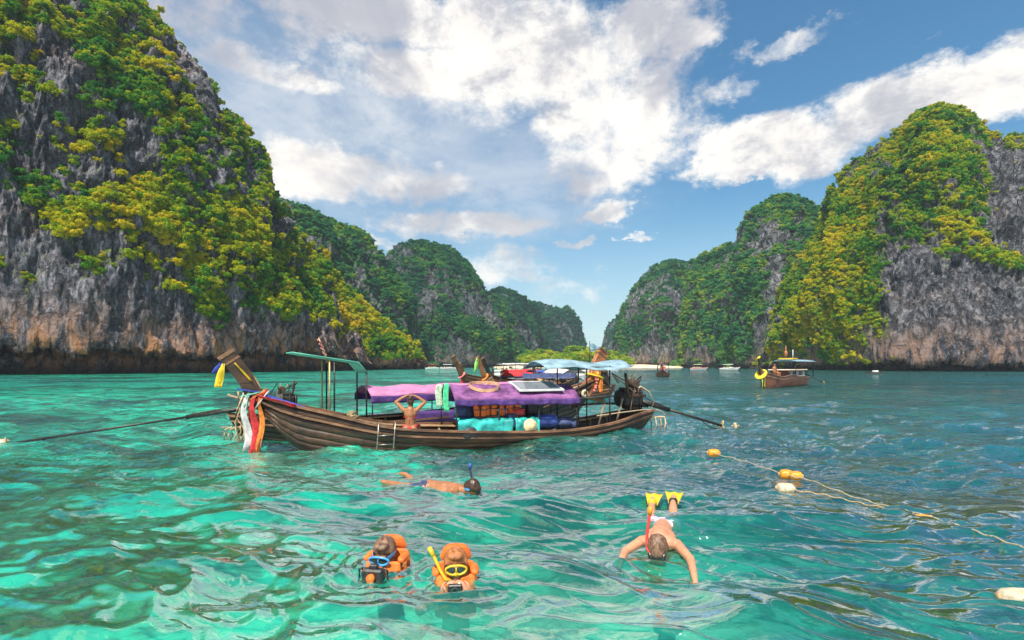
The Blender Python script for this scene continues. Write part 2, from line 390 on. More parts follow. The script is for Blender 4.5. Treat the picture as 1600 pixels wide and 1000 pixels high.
def leaf_mat(name, stops):
    m, t, out = new_mat(name); at = t.node('ShaderNodeAttribute'); at.attribute_type = 'INSTANCER'; at.attribute_name = 'tint'
    geo = t.node('ShaderNodeNewGeometry'); n, _ = t.noise(geo.outputs['Position'], 1.6, 6, .75); n2, _ = t.noise(geo.outputs['Position'], .055, 3, .5)
    f = t.math('ADD', at.outputs['Fac'], t.math('ADD', t.math('MULTIPLY', t.math('SUBTRACT', n, .5), 1.0), t.math('MULTIPLY', t.math('SUBTRACT', n2, .5), .5)))
    c = t.ramp(f, stops)
    d = t.node('ShaderNodeBsdfDiffuse'); t.put(d.inputs[0], c); tr = t.node('ShaderNodeBsdfTranslucent'); t.put(tr.inputs[0], t.mix(1, c, (1.25, 1.15, .5), 'MULTIPLY'))
    mx = t.node('ShaderNodeMixShader'); mx.inputs[0].default_value = .35; t.l.new(d.outputs[0], mx.inputs[1]); t.l.new(tr.outputs[0], mx.inputs[2])
    t.l.new(mx.outputs[0], out.inputs[0]); return m
LF = leaf_mat('leaves', [(0., (.014, .075, .035)), (.22, (.028, .15, .042)), (.42, (.10, .27, .026)), (.62, (.31, .37, .015)), (.84, (.49, .45, .018)), (1., (.54, .42, .022))])
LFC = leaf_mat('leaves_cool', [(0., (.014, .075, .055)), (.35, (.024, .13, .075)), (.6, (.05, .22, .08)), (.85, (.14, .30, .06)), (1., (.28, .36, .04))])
LFB = leaf_mat('leaves_beach', [(0., (.05, .14, .02)), (.4, (.12, .25, .02)), (.75, (.28, .38, .02)), (1., (.42, .42, .03))])

def crown_mesh(name, mat, seed, nl=8, per=130, leaf=.125, flat=.85):
    """a crown about 1 m in radius: several leafy lobes round a dark heart, with gaps between"""
    rg = np.random.default_rng(seed); V = []; F = []
    tall = (.75, 1.15, .6, .95, 1.3)[seed % 5]; spread = (.75, .6, 1.05, .9, .55)[seed % 5]
    lobes = [((0, 0, .2), .42)] + [((math.cos(a) * rg.uniform(.3, 1.0) * spread, math.sin(a) * rg.uniform(.3, 1.0) * spread, rg.uniform(-.25, .8) * tall), rg.uniform(.15, .42)) for a in np.linspace(0, 6.28, nl, endpoint=False) + rg.uniform(-.3, .3, nl)]
    for (c, r) in lobes:
        for _ in range(int(per * (r / .4) ** 2)):
            n = rg.normal(size=3); n /= np.linalg.norm(n)
            if n[2] < -.45: n[2] *= -1
            p = np.array(c) + n * r * rg.uniform(.55, 1.0) ** .6 * rg.choice([1., 1.12, 1.35]) * np.array((1, 1, flat))
            nn = n + rg.normal(size=3) * .75 + np.array((0, 0, .3)); nn /= np.linalg.norm(nn)
            a = np.cross(nn, rg.normal(size=3)); a /= np.linalg.norm(a); b = np.cross(nn, a); s = leaf * rg.uniform(.45, 1.35)
            k = len(V); V += [p - a * s, p + b * s * .55 - nn * s * .15, p + a * s, p - b * s * .55 - nn * s * .15]; F.append((k, k + 1, k + 2, k + 3))
    bm = bmesh.new(); bmesh.ops.create_icosphere(bm, subdivisions=2, radius=.40, matrix=Matrix.Translation((0, 0, .18)))
    for v in bm.verts: v.co *= 1 + rg.uniform(-.28, .28); v.co.z *= .8
    k = len(V); V += [tuple(v.co) for v in bm.verts]; F += [tuple(k + v.index for v in f.verts) for f in bm.faces]; bm.free()
    me = bpy.data.meshes.new(name); me.from_pydata([tuple(v) for v in V], [], F); me.materials.append(mat); me.update(); return me

def gn_scatter(name, pts, scl, rot, tint, protos, kind='stuff'):
    """one object of many crowns: geometry nodes put a real shrub's mesh on each point"""
    me = bpy.data.meshes.new(name); me.vertices.add(len(pts)); me.vertices.foreach_set('co', np.asarray(pts, np.float32).reshape(-1))
    for k, v in (('scl', scl), ('tint', tint)): me.attributes.new(k, 'FLOAT', 'POINT').data.foreach_set('value', np.asarray(v, np.float32))
    me.attributes.new('rot', 'FLOAT_VECTOR', 'POINT').data.foreach_set('vector', np.asarray(rot, np.float32).reshape(-1))
    me.attributes.new('pick', 'INT', 'POINT').data.foreach_set('value', RNG.integers(0, len(protos), len(pts)).astype(np.int32))
    o = link(bpy.data.objects.new(name, me)); g = bpy.data.node_groups.new(name, 'GeometryNodeTree')
    g.interface.new_socket('Geometry', in_out='INPUT', socket_type='NodeSocketGeometry'); g.interface.new_socket('Geometry', in_out='OUTPUT', socket_type='NodeSocketGeometry')
    gi = g.nodes.new('NodeGroupInput'); go = g.nodes.new('NodeGroupOutput'); ip = g.nodes.new('GeometryNodeInstanceOnPoints')
    gti = g.nodes.new('GeometryNodeGeometryToInstance')
    for pr in protos:
        oi = g.nodes.new('GeometryNodeObjectInfo'); oi.inputs['Object'].default_value = pr; oi.transform_space = 'ORIGINAL'; g.links.new(oi.outputs['Geometry'], gti.inputs[0])
    def attr(nm, typ):
        a = g.nodes.new('GeometryNodeInputNamedAttribute'); a.data_type = typ; a.inputs['Name'].default_value = nm; return a.outputs['Attribute']
    g.links.new(gi.outputs[0], ip.inputs['Points']); g.links.new(gti.outputs[0], ip.inputs['Instance']); ip.inputs['Pick Instance'].default_value = True
    g.links.new(attr('pick', 'INT'), ip.inputs['Instance Index']); g.links.new(attr('rot', 'FLOAT_VECTOR'), ip.inputs['Rotation'])
    s3 = g.nodes.new('ShaderNodeCombineXYZ'); sa = attr('scl', 'FLOAT')
    for k in range(3): g.links.new(sa, s3.inputs[k])
    g.links.new(s3.outputs[0], ip.inputs['Scale']); g.links.new(ip.outputs[0], go.inputs[0])
    md = o.modifiers.new('scatter', 'NODES'); md.node_group = g
    o['kind'] = kind; return o

# ------------------------------------------------------------------ cliffs
def seg_dist(px, py, a, b):
    ax, ay = a; bx, by = b; dx_, dy_ = bx - ax, by - ay; t = np.clip(((px - ax) * dx_ + (py - ay) * dy_) / (dx_**2 + dy_**2 + 1e-9), 0, 1)
    return np.hypot(px - ax - t * dx_, py - ay - t * dy_)
def cliff(name, top, dist, mat, nu, nv, p=1.7, notch=None, rough=1.0, lump=1.0, veg_bias=0., strokes=(), dens=None, seed=0, low_bare=0., vfreq=1.0, depth=60, crown=1.2):
    """top: (px, py) of the skyline; dist: (px, base distance, set back of the skyline). Real mass: front face, crest and a back that falls away."""
    top = np.array(top, float); dist = np.array(dist, float)
    px = np.linspace(top[0, 0], top[-1, 0], nu) if dens is None else np.interp(np.linspace(0, 1, nu), dens[1], dens[0]); ty = np.interp(px, top[:, 0], top[:, 1])
    D0 = np.interp(px, dist[:, 0], dist[:, 1]); S = np.interp(px, dist[:, 0], dist[:, 2])
    k = max(3, nu // 60); ker = np.hanning(2 * k + 1); ker /= ker.sum()
    pu = np.linspace(px[0], px[-1], 400); kk = np.hanning(15); kk /= kk.sum(); sm_ = lambda a: np.interp(px, pu, np.convolve(np.pad(np.interp(pu, px, a), 7, 'edge'), kk, 'valid')); D0 = sm_(D0); S = sm_(S)
    mf = int(nv * .88); tt = np.linspace(0, 1, mf)[:, None]
    f = np.sin(tt * math.pi / 2) ** .92
    f = np.where(tt < .55, f, f)
    D = D0 + S * tt ** p
    g = (HOR - ty) / FPX
    H = np.min(np.where(tt > .05, (g * D + EYE) / np.maximum(f, 1e-3), 1e9), 0); H = np.maximum(H, -1.5)
    Z = H * f - 3 * (1 - np.minimum(tt * 14, 1))
    if notch is not None:
        nh, nd = notch; nz = np.interp(px, dist[:, 0], np.broadcast_to(nh, (len(dist),))) if np.ndim(nh) == 0 else np.interp(px, nh[0], nh[1])
        jag = fbm(np.stack([px * .045, px * 0 + seed, px * 0], -1), 4) * 1.3
        e = np.clip((nz + jag - Z) / .8, 0, 1); e = e * e * (3 - 2 * e)
        D = D + nd * e
    tb = np.linspace(0, 1, nv - mf + 1)[1:, None]
    D = np.concatenate([D, D[-1:] + depth * tb]); Z = np.concatenate([Z, Z[-1:] * (1 - tb ** 1.6) - 6 * tb])
    X = (px - 800) / FPX * D; V = np.stack([X, D, Z], -1)
    # displace along the surface normal
    du = np.gradient(V, axis=1); dv = np.gradient(V, axis=0); N = np.cross(du, dv); N /= np.linalg.norm(N, axis=-1, keepdims=True) + 1e-9
    N *= np.where(N[..., 1:2] > 0, -1, 1) * 1.0
    q = V * .03 * vfreq; qz = q * (1, 1, .42)
    big = fbm(qz + seed, 3); rid = fbm(V * (.085, .085, .022) * vfreq + 5 + seed, 4, ridged=True, gain=.55)
    med = fbm(V * (.19, .19, .13) * vfreq + 9 + seed, 4, .55); crack = fbm(V * (.34, .34, .12) * vfreq + 3 + seed, 4, .6, ridged=True)
    fade = np.clip(tt * 6, .15, 1); fade = np.concatenate([fade, np.ones((nv - mf, 1))])
    sc = np.clip(D / 150, .5, 2.2)
    disp = (big * 7.5 * lump + rid * 2.3 * rough + med * 1.9 * rough + crack * 1.0 * rough) * fade / vfreq ** .7
    V = V + N * disp[..., None]
    ctr = np.arange(top[0, 0], top[-1, 0] + 1, 5.); tgt = HOR - np.interp(ctr, top[:, 0], top[:, 1]) - crown * FPX / np.interp(ctr, px, D.mean(0))
    for _ in range(3):
        pv = 800 + V[..., 0] / V[..., 1] * FPX; e_ = (V[..., 2] - EYE) / V[..., 1] * FPX; bi = np.clip(np.round((pv - ctr[0]) / 5).astype(int), 0, len(ctr) - 1)
        ms = np.full(len(ctr), -1e9); np.maximum.at(ms, bi.reshape(-1), e_.reshape(-1)); bad = ms < -1e8; ms[bad] = np.interp(ctr[bad], ctr[~bad], ms[~bad])
        ra = np.clip(np.maximum(tgt, .5) / np.maximum(ms, 2), .02, 1.7); ra = np.convolve(np.pad(ra, 2, 'edge'), np.array([.1, .22, .36, .22, .1]), 'valid')
        rr_ = np.interp(pv, ctr, ra); V[..., 2] = np.where(V[..., 2] > EYE, EYE + (V[..., 2] - EYE) * rr_, V[..., 2])
    V[..., 2] += (fbm(V * .08 + 40, 4) * 1.0 * np.clip((np.arange(nv) / mf - .6) * 2.5, 0, 1)[:, None])
    # vegetation where ledges and gullies hold soil
    du = np.gradient(V, axis=1); dv = np.gradient(V, axis=0); N2 = np.cross(du, dv); N2 /= np.linalg.norm(N2, axis=-1, keepdims=True) + 1e-9
    N2 *= np.where(N2[..., 1:2] > 0, -1, 1)
    up = np.abs(N2[..., 2]) * np.sign(N2[..., 2] + .2)
    vegn = fbm(V * (.045, .045, .035) + 60 + seed, 4, .6) * .85 + fbm(V * (.14, .14, .08) + 70, 3, .6) * .5
    pyv = HOR - (V[..., 2] - EYE) / V[..., 1] * FPX; pxv = 800 + V[..., 0] / V[..., 1] * FPX
    veg = .38 + veg_bias + vegn * .55 + (up - .35) * .75
    for (pts, wd, s) in strokes:
        dmin = np.min([seg_dist(pxv, pyv, pts[i], pts[i + 1]) for i in range(len(pts) - 1)], 0) if len(pts) > 1 else np.hypot(pxv - pts[0][0], pyv - pts[0][1])
        veg = veg + s * np.clip(1.3 - dmin / wd, 0, 1)
    if low_bare: veg = veg - np.clip((low_bare - V[..., 2]) / (low_bare * .35), 0, 1) * 1.2
    veg = veg * np.clip(V[..., 2] / 3, 0, 1); veg = np.clip(veg, 0, 1)
    o = grid_mesh(name, V, RK[mat], attrs={'veg': veg}); o['kind'] = 'structure'
    return dict(V=V, veg=veg, mf=mf, N=N2, px=pxv, py=pyv, up=up, o=o)

def scatter_pts(cl, n, smin, smax, thr=.45, clip=(-60, 1660), seed=1, warm=0.):
    rg = np.random.default_rng(seed); V, veg = cl['V'], cl['veg']; nv, nu = V.shape[:2]
    a = np.linalg.norm(np.cross(V[1:, :-1] - V[:-1, :-1], V[:-1, 1:] - V[:-1, :-1]), axis=-1)
    ok = (veg[:-1, :-1] > thr) & (cl['px'][:-1, :-1] > clip[0]) & (cl['px'][:-1, :-1] < clip[1]) & (cl['py'][:-1, :-1] > -60)
    ok &= (np.arange(nv - 1) < cl['mf'] + 4)[:, None]
    wgt = (a * ok * np.clip((veg[:-1, :-1] - thr) * 5, .15, 1)).reshape(-1); wgt /= wgt.sum()
    idx = rg.choice(len(wgt), n, p=wgt); i, j = idx // (nu - 1), idx % (nu - 1)
    fu, fv = rg.random(n), rg.random(n); P = V[i, j] + (V[i, j + 1] - V[i, j]) * fu[:, None] + (V[i + 1, j] - V[i, j]) * fv[:, None]
    s = smin + (smax - smin) * rg.random(n) ** 1.8
    P = P + cl['N'][i, j] * (s * .15)[:, None] - np.array((0, 0, 1)) * (s * .2)[:, None]
    tint = .42 + warm + fbm(P * .06 + 11, 3) * .42 + rg.normal(size=n) * .15
    rot = np.stack([rg.normal(size=n) * .2 + .15, rg.normal(size=n) * .2, rg.random(n) * 6.28], -1)
    return P, s, rot, tint

# skyline tables read off the photo; distances from the waterline rows
c1 = cliff('cliff_left', [(-900,-420),(-500,-360),(-200,-300),(0,-235),(120,-120),(200,-32),(232,2),(262,38),(285,62),(318,100),(335,125),(345,158),(372,176),(392,205),(412,230),(428,262),(431,300),(452,322),(470,352),(492,385),(512,410),(524,432),(528,470),(534,498),(552,508),(566,520),(574,540),(579,560),(583,573)],
           [(-900,60,60),(-300,78,62),(0,93,66),(150,100,66),(300,112,62),(430,132,55),(500,146,40),(540,156,22),(583,176,6)], 'near', 520, 410, p=1.35, dens=([-900,-40,583],[0,.13,1]),
           notch=((np.array([-900,0,120,300,420,520,583]), np.array([6,6.2,5.4,4.6,6.0,6.2,3.5])), 9.0), rough=1.15, lump=1.0, low_bare=14, veg_bias=.0, seed=1.5,
           strokes=[([(150,30),(250,180),(330,330),(440,470)], 38, .30), ([(215,300),(300,400),(345,520)], 26, .5), ([(0,250),(110,370),(160,410)], 26, .35), ([(60,130),(150,230)], 30, .3), ([(370,350),(500,430)], 28, .3),
                    ([(150,385),(190,420)], 34, -.5), ([(70,60),(110,110)], 24, -.5), ([(0,260),(20,330)], 30, -.25), ([(280,210),(320,290)], 20, -.45), ([(190,180),(215,215)], 20, -.4), ([(120,470),(260,500)], 40, -.6), ([(445,300),(470,400)], 14, -.4), ([(200,10),(260,60)], 20, .3)])
c2b = cliff('cliff_spur', [(505,380),(530,428),(545,445),(560,458),(580,478),(600,498),(620,512),(645,532),(660,548),(668,560),(676,573)],
            [(505,175,26),(600,196,24),(676,225,6)], 'near', 170, 130, p=1.2, notch=(2.6, 4), rough=.8, veg_bias=.42, seed=2.7, low_bare=5, vfreq=1.3, strokes=[([(540,450),(600,510),(650,545)], 16, .4)])
c2 = cliff('cliff_left_second', [(400,270),(440,303),(462,316),(485,323),(510,337),(535,346),(556,352),(575,364),(590,382),(604,402),(616,420),(630,440),(645,460),(656,480),(659,505),(654,530),(660,556),(672,573)],
           [(400,215,60),(520,240,55),(600,262,40),(672,300,8)], 'mid', 300, 230, p=1.5, notch=(3, 5), veg_bias=.12, seed=4.2, strokes=[([(480,340),(560,400),(620,450)], 22, .25), ([(560,440),(620,500)], 24, -.35), ([(460,400),(520,460)],20,-.3)])
c3 = cliff('cliff_centre', [(585,430),(600,400),(610,385),(628,376),(645,373),(662,374),(685,378),(705,384),(722,397),(736,412),(748,430),(758,447),(772,458),(782,468),(795,486),(808,504),(818,522),(826,545),(834,572)],
           [(585,330,60),(660,315,75),(740,330,62),(800,360,40),(834,400,8)], 'far', 260, 220, p=1.3, notch=(3, 5), veg_bias=.04, seed=6.1, lump=1.2,
           strokes=[([(640,545),(700,500),(760,530),(800,550)], 26, .6), ([(720,400),(800,500)], 14, .3), ([(640,385),(700,390)], 10, .35), ([(680,450),(740,470)], 34, -.35)])
c4 = cliff('cliff_fourth', [(745,470),(765,452),(785,448),(805,453),(822,462),(836,470),(846,486),(852,505),(858,530),(866,573)],
           [(745,440,60),(800,440,55),(866,490,8)], 'far', 130, 110, p=1.3, veg_bias=.14, seed=7.7, lump=1.1)
c5 = cliff('cliff_fifth', [(815,475),(832,470),(850,474),(868,480),(886,478),(897,485),(906,498),(913,514),(917,535),(921,573)],
           [(815,560,60),(870,560,55),(921,610,8)], 'far', 120, 100, p=1.3, veg_bias=.12, seed=8.8, lump=1.1)
c0 = cliff('cliff_gap', [(930,573),(936,545),(941,520),(948,506),(957,498),(970,492),(990,490),(1010,500)], [(930,690,10),(960,640,50),(1010,640,50)], 'far', 70, 70, p=1.3, veg_bias=.1, seed=9.3, depth=90)
r1 = cliff('cliff_right_fourth', [(949,573),(953,545),(957,520),(964,492),(975,468),(988,445),(1003,426),(1020,413),(1040,405),(1058,403),(1072,407),(1085,418),(1110,470),(1130,573)],
           [(949,440,8),(975,400,40),(1040,372,62),(1085,380,50),(1130,430,10)], 'mid', 200, 200, p=1.35, notch=(3, 5), veg_bias=.02, seed=11.2, strokes=[([(965,560),(975,480)], 12, .3)])
r2 = cliff('cliff_right_third', [(1048,573),(1060,520),(1066,470),(1068,430),(1074,405),(1092,397),(1110,389),(1132,380),(1150,376),(1165,372),(1200,420),(1225,573)],
           [(1048,350,8),(1075,318,40),(1130,290,62),(1165,290,60),(1225,340,10)], 'mid', 190, 210, p=1.35, notch=(3, 5), veg_bias=.18, seed=12.9)
r3 = cliff('cliff_right_second', [(1112,573),(1130,470),(1142,400),(1150,352),(1163,334),(1180,321),(1195,311),(1212,303),(1228,300),(1248,305),(1264,311),(1280,320),(1310,360),(1350,573)],
           [(1112,300,8),(1150,262,40),(1215,238,62),(1280,250,50),(1350,290,10)], 'mid', 260, 270, p=1.3, notch=(2.5, 5), veg_bias=.10, seed=14.1,
           strokes=[([(1150,400),(1120,540)], 30, .3), ([(1205,370),(1215,480)], 18, -.5), ([(1225,320),(1270,330)], 14, .3)])
r4 = cliff('cliff_right', [(1176,573),(1188,548),(1196,520),(1205,486),(1216,450),(1230,418),(1250,384),(1268,360),(1283,330),(1289,300),(1300,280),(1318,258),(1345,238),(1370,220),(1392,202),(1412,186),(1432,172),(1452,162),(1474,157),(1496,161),(1515,172),(1535,186),(1555,203),(1575,208),(1592,204),(1610,212),(1700,250),(1850,300),(2050,360),(2300,430)],
           [(1176,236,8),(1205,212,34),(1260,188,58),(1330,165,70),(1400,150,74),(1475,143,76),(1600,140,76),(1800,150,70),(2300,190,60)], 'right', 520, 400, p=1.5, dens=([1176,1640,2300],[0,.86,1]),
           notch=((np.array([1176,1300,1400,1600,2300]), np.array([2.2,3.0,3.2,2.6,2.6])), 6.0), rough=1.0, veg_bias=-.02, seed=16.3,
           strokes=[([(1225,440),(1205,550)], 34, .5), ([(1290,330),(1250,450)], 40, .5), ([(1330,260),(1330,430),(1290,520)], 50, .35), ([(1440,190),(1380,330),(1350,450),(1330,540)], 46, .35), ([(1480,175),(1450,300),(1440,350)], 45, .45), ([(1500,360),(1490,420)], 40, .1), ([(1520,400),(1590,410)], 14, .8),
                    ([(1560,250),(1570,360)], 26, -.5), ([(1590,260),(1600,380)], 26, -.5), ([(1420,430),(1440,560)], 46, -1.1), ([(1520,470),(1600,520)], 60, -1.4), ([(1500,560),(1600,560)], 50, -1.4), ([(1345,500),(1380,560)], 16, -.3), ([(1450,470),(1480,520)], 36, -1.2)])

# 300 nearest shrubs are individuals; the rest of the cover is one mass on each cliff
crowns = [crown_mesh('cliff_shrub', LF, 20 + k) for k in range(5)]
crowns_c = [crown_mesh('cool_shrub', LFC, 40 + k, per=100, leaf=.15) for k in range(3)]
def shrub(me, P, s, rot, tint, name='cliff_shrub', **kw):
    o = bpy.data.objects.new(name, me); link(o); o.location = P; o.scale = (s,) * 3; o.rotation_euler = rot; o['tint'] = float(tint); tag(o, **kw); return o
P, s, rot, tint = scatter_pts(c1, 27000, .45, 1.75, .47, (-70, 600), 5, warm=.16)
vis = (HOR - (P[:, 2] - EYE) / P[:, 1] * FPX > 4) & (800 + P[:, 0] / P[:, 1] * FPX > 4)
size = np.where(vis, s / np.linalg.norm(P, axis=1), 0); big = np.argsort(-size)[:300]; rest = np.setdiff1d(np.arange(len(P)), big)
near_shrubs = [shrub(crowns[k % 5], P[i], s[i], rot[i], tint[i], label='rounded leafy shrub growing on the left limestone cliff', cat='shrub', group='large shrubs on the left cliff face') for k, i in enumerate(big)]
protos = near_shrubs[:5]
gn_scatter('left_cliff_scrub', P[rest], s[rest], rot[rest], tint[rest], protos)
def cover(name, cl, n, a, b, thr, clip, seed, warm=0., pr=protos):
    P, s, rot, tint = scatter_pts(cl, n, a, b, thr, clip, seed, warm); return gn_scatter(name, P, s, rot, tint, pr)
# one individual on each cooler-coloured slope supplies the far scrub's shape
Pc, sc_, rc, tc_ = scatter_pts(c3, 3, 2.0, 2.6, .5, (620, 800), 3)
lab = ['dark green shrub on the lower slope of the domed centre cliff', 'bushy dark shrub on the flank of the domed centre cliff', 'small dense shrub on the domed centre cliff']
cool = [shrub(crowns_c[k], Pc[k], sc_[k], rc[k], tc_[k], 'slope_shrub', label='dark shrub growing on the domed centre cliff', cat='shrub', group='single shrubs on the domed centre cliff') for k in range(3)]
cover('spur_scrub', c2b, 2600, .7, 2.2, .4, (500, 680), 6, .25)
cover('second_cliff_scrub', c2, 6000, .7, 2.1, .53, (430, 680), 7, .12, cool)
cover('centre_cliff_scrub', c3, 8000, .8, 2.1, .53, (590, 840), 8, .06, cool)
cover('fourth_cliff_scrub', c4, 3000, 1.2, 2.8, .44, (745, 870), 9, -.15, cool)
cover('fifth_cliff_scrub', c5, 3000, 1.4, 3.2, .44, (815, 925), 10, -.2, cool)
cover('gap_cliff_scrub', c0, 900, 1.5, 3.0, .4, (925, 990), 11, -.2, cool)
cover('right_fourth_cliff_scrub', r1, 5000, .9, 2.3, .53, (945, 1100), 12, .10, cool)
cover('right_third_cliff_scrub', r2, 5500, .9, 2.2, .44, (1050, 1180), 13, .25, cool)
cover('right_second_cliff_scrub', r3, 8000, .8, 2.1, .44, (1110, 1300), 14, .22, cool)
cover('right_cliff_scrub', r4, 30000, .45, 1.65, .46, (1170, 1660), 15, .12)

# ------------------------------------------------------------------ beach and its trees
bx = np.linspace(-30, 130, 90); by = np.linspace(0, 1, 24)
BX, BY = np.meshgrid(bx, by); Yf = 303 + (np.abs(BX - 52) / 50) ** 4 * 14 + 4 * np.sin(BX * .05)
BV = np.stack([BX, Yf + BY * 90, -1.2 + np.minimum(BY * 40, 1.9) + BY * 1.5 + fbm(np.stack([BX * .05, BY * 3, BX * 0], -1), 3) * .3], -1)
tag(grid_mesh('beach', BV, M['sand']), kind='structure')
TRUNKS = []
for k in range(3):
    b = MB(); rg = np.random.default_rng(k)
    b.tube([(0, 0, -.5), (.1, .05, .5), (.15, -.1, 1.2), (.05, 0, 1.9)], [.13, .10, .08, .05], 7)
    for a in range(4): th = a * 1.6 + k; b.tube([(.12, -.05, 1.0 + a * .12), (.12 + .35 * math.cos(th), .35 * math.sin(th), 1.5 + a * .1), (.12 + .6 * math.cos(th), .6 * math.sin(th), 1.9)], [.06, .04, .02], 5)
    TRUNKS.append(b.build('trunk', M['bark']).data)
for o in [o for o in C.objects if o.name.startswith('trunk')]: bpy.data.objects.remove(o)
BC = [crown_mesh('crown', LFB, 60 + k, nl=9, per=110, leaf=.12, flat=.7) for k in range(4)]
rg = np.random.default_rng(12)
def beach_tree(x, y, h, k):
    t = thing('beach_tree', 'yellow green leafy tree standing in the grove behind the far beach', 'tree', (x, y, .6), rg.uniform(0, 6), 'trees in the grove behind the beach')
    tr = bpy.data.objects.new('trunk', TRUNKS[k % 3]); link(tr, t); tr.scale = (h / 2.6,) * 3
    cr = bpy.data.objects.new('crown', BC[k % 4]); link(cr, t); cr.location = (0, 0, h * .62); w_ = h * rg.uniform(.42, .6); cr.scale = (w_, w_, h * .42); cr['tint'] = float(rg.uniform(.35, .95))
for k in range(120):
    px = rg.uniform(812, 990); row = k % 4; d = 314 + row * 12 + rg.uniform(-4, 4)
    prof = np.interp(px, [810, 835, 870, 905, 930, 955, 990], [552, 546, 548, 541, 545, 549, 560])
    top = prof + (3 - row) * 4 + rg.uniform(-2, 3); h = EYE + (HOR - top) / FPX * d - 1
    beach_tree((px - 800) / 800 * d, d, max(h, 3.5), k)

# ------------------------------------------------------------------ sea bed and sea
def seabed_mat():
    m, t, out = new_mat('seabed'); P = t.node('ShaderNodeNewGeometry').outputs['Position']
    sp = t.node('ShaderNodeSeparateXYZ'); t.put(sp.inputs[0], P)
    n, _ = t.noise(P, .16, 6, .62, .8); n2, _ = t.noise(P, .9, 6, .65, .6); n3, _ = t.noise(P, 4, 4, .6)
    reef = t.mr(t.math('ADD', n, t.math('MULTIPLY', t.math('SUBTRACT', n2, .5), .9)), .47, .56)
    c = t.mix(t.mr(n2, .35, .65), (.20, .60, .40), (.45, .80, .58)); c = t.mix(t.math('MULTIPLY', reef, .85), c, (.035, .16, .075)); c = t.mix(t.mr(n3, .5, .8, 0, .35), c, (.12, .26, .12))
    blue = t.mr(t.math('SUBTRACT', sp.outputs[0], t.math('MULTIPLY', sp.outputs[1], .12)), -1.5, 5)
    sand_caustics = t.math('MULTIPLY', t.mr(t.vm('LENGTH', t.vm('MULTIPLY_ADD', P, (.30, .22, 0), (-.12, -1.0, 0))), 1.25, .3), t.mr(n2, .35, .55, .45, 1.))
    c = t.mix(t.math('MULTIPLY', blue, .75), c, t.mix(reef, (.05, .32, .36), (.008, .06, .05)))
    c = t.mix(t.math('MULTIPLY', sand_caustics, .85), c, (.66, .78, .68))  # pale sand patch, its brightness painted in place of caustic light
    p = t.node('ShaderNodeBsdfPrincipled'); t.put(p.inputs['Base Color'], c); p.inputs['Roughness'].default_value = .95; p.inputs['Specular IOR Level'].default_value = .1
    t.put(p.inputs['Normal'], t.bump(n2, .8, .4)); t.l.new(p.outputs[0], out.inputs[0]); return m
sx = np.concatenate([np.linspace(-420, -42, 30), np.linspace(-40, 40, 220), np.linspace(42, 520, 40)]); sy = np.concatenate([np.linspace(-14, 40, 180), np.linspace(42, 800, 60)])
SX, SY = np.meshgrid(sx, sy); q = np.stack([SX, SY, SX * 0], -1)
SZ = -1.9 + fbm(q * .16, 4) * .35 + np.clip(fbm(q * .6 + 9, 5, .6) - .25, 0, 1) * .5 - np.clip((SY - 10) / 60, 0, 1) * 1.5
tag(grid_mesh('seabed', np.stack([SX, SY, SZ], -1), seabed_mat()), kind='structure')

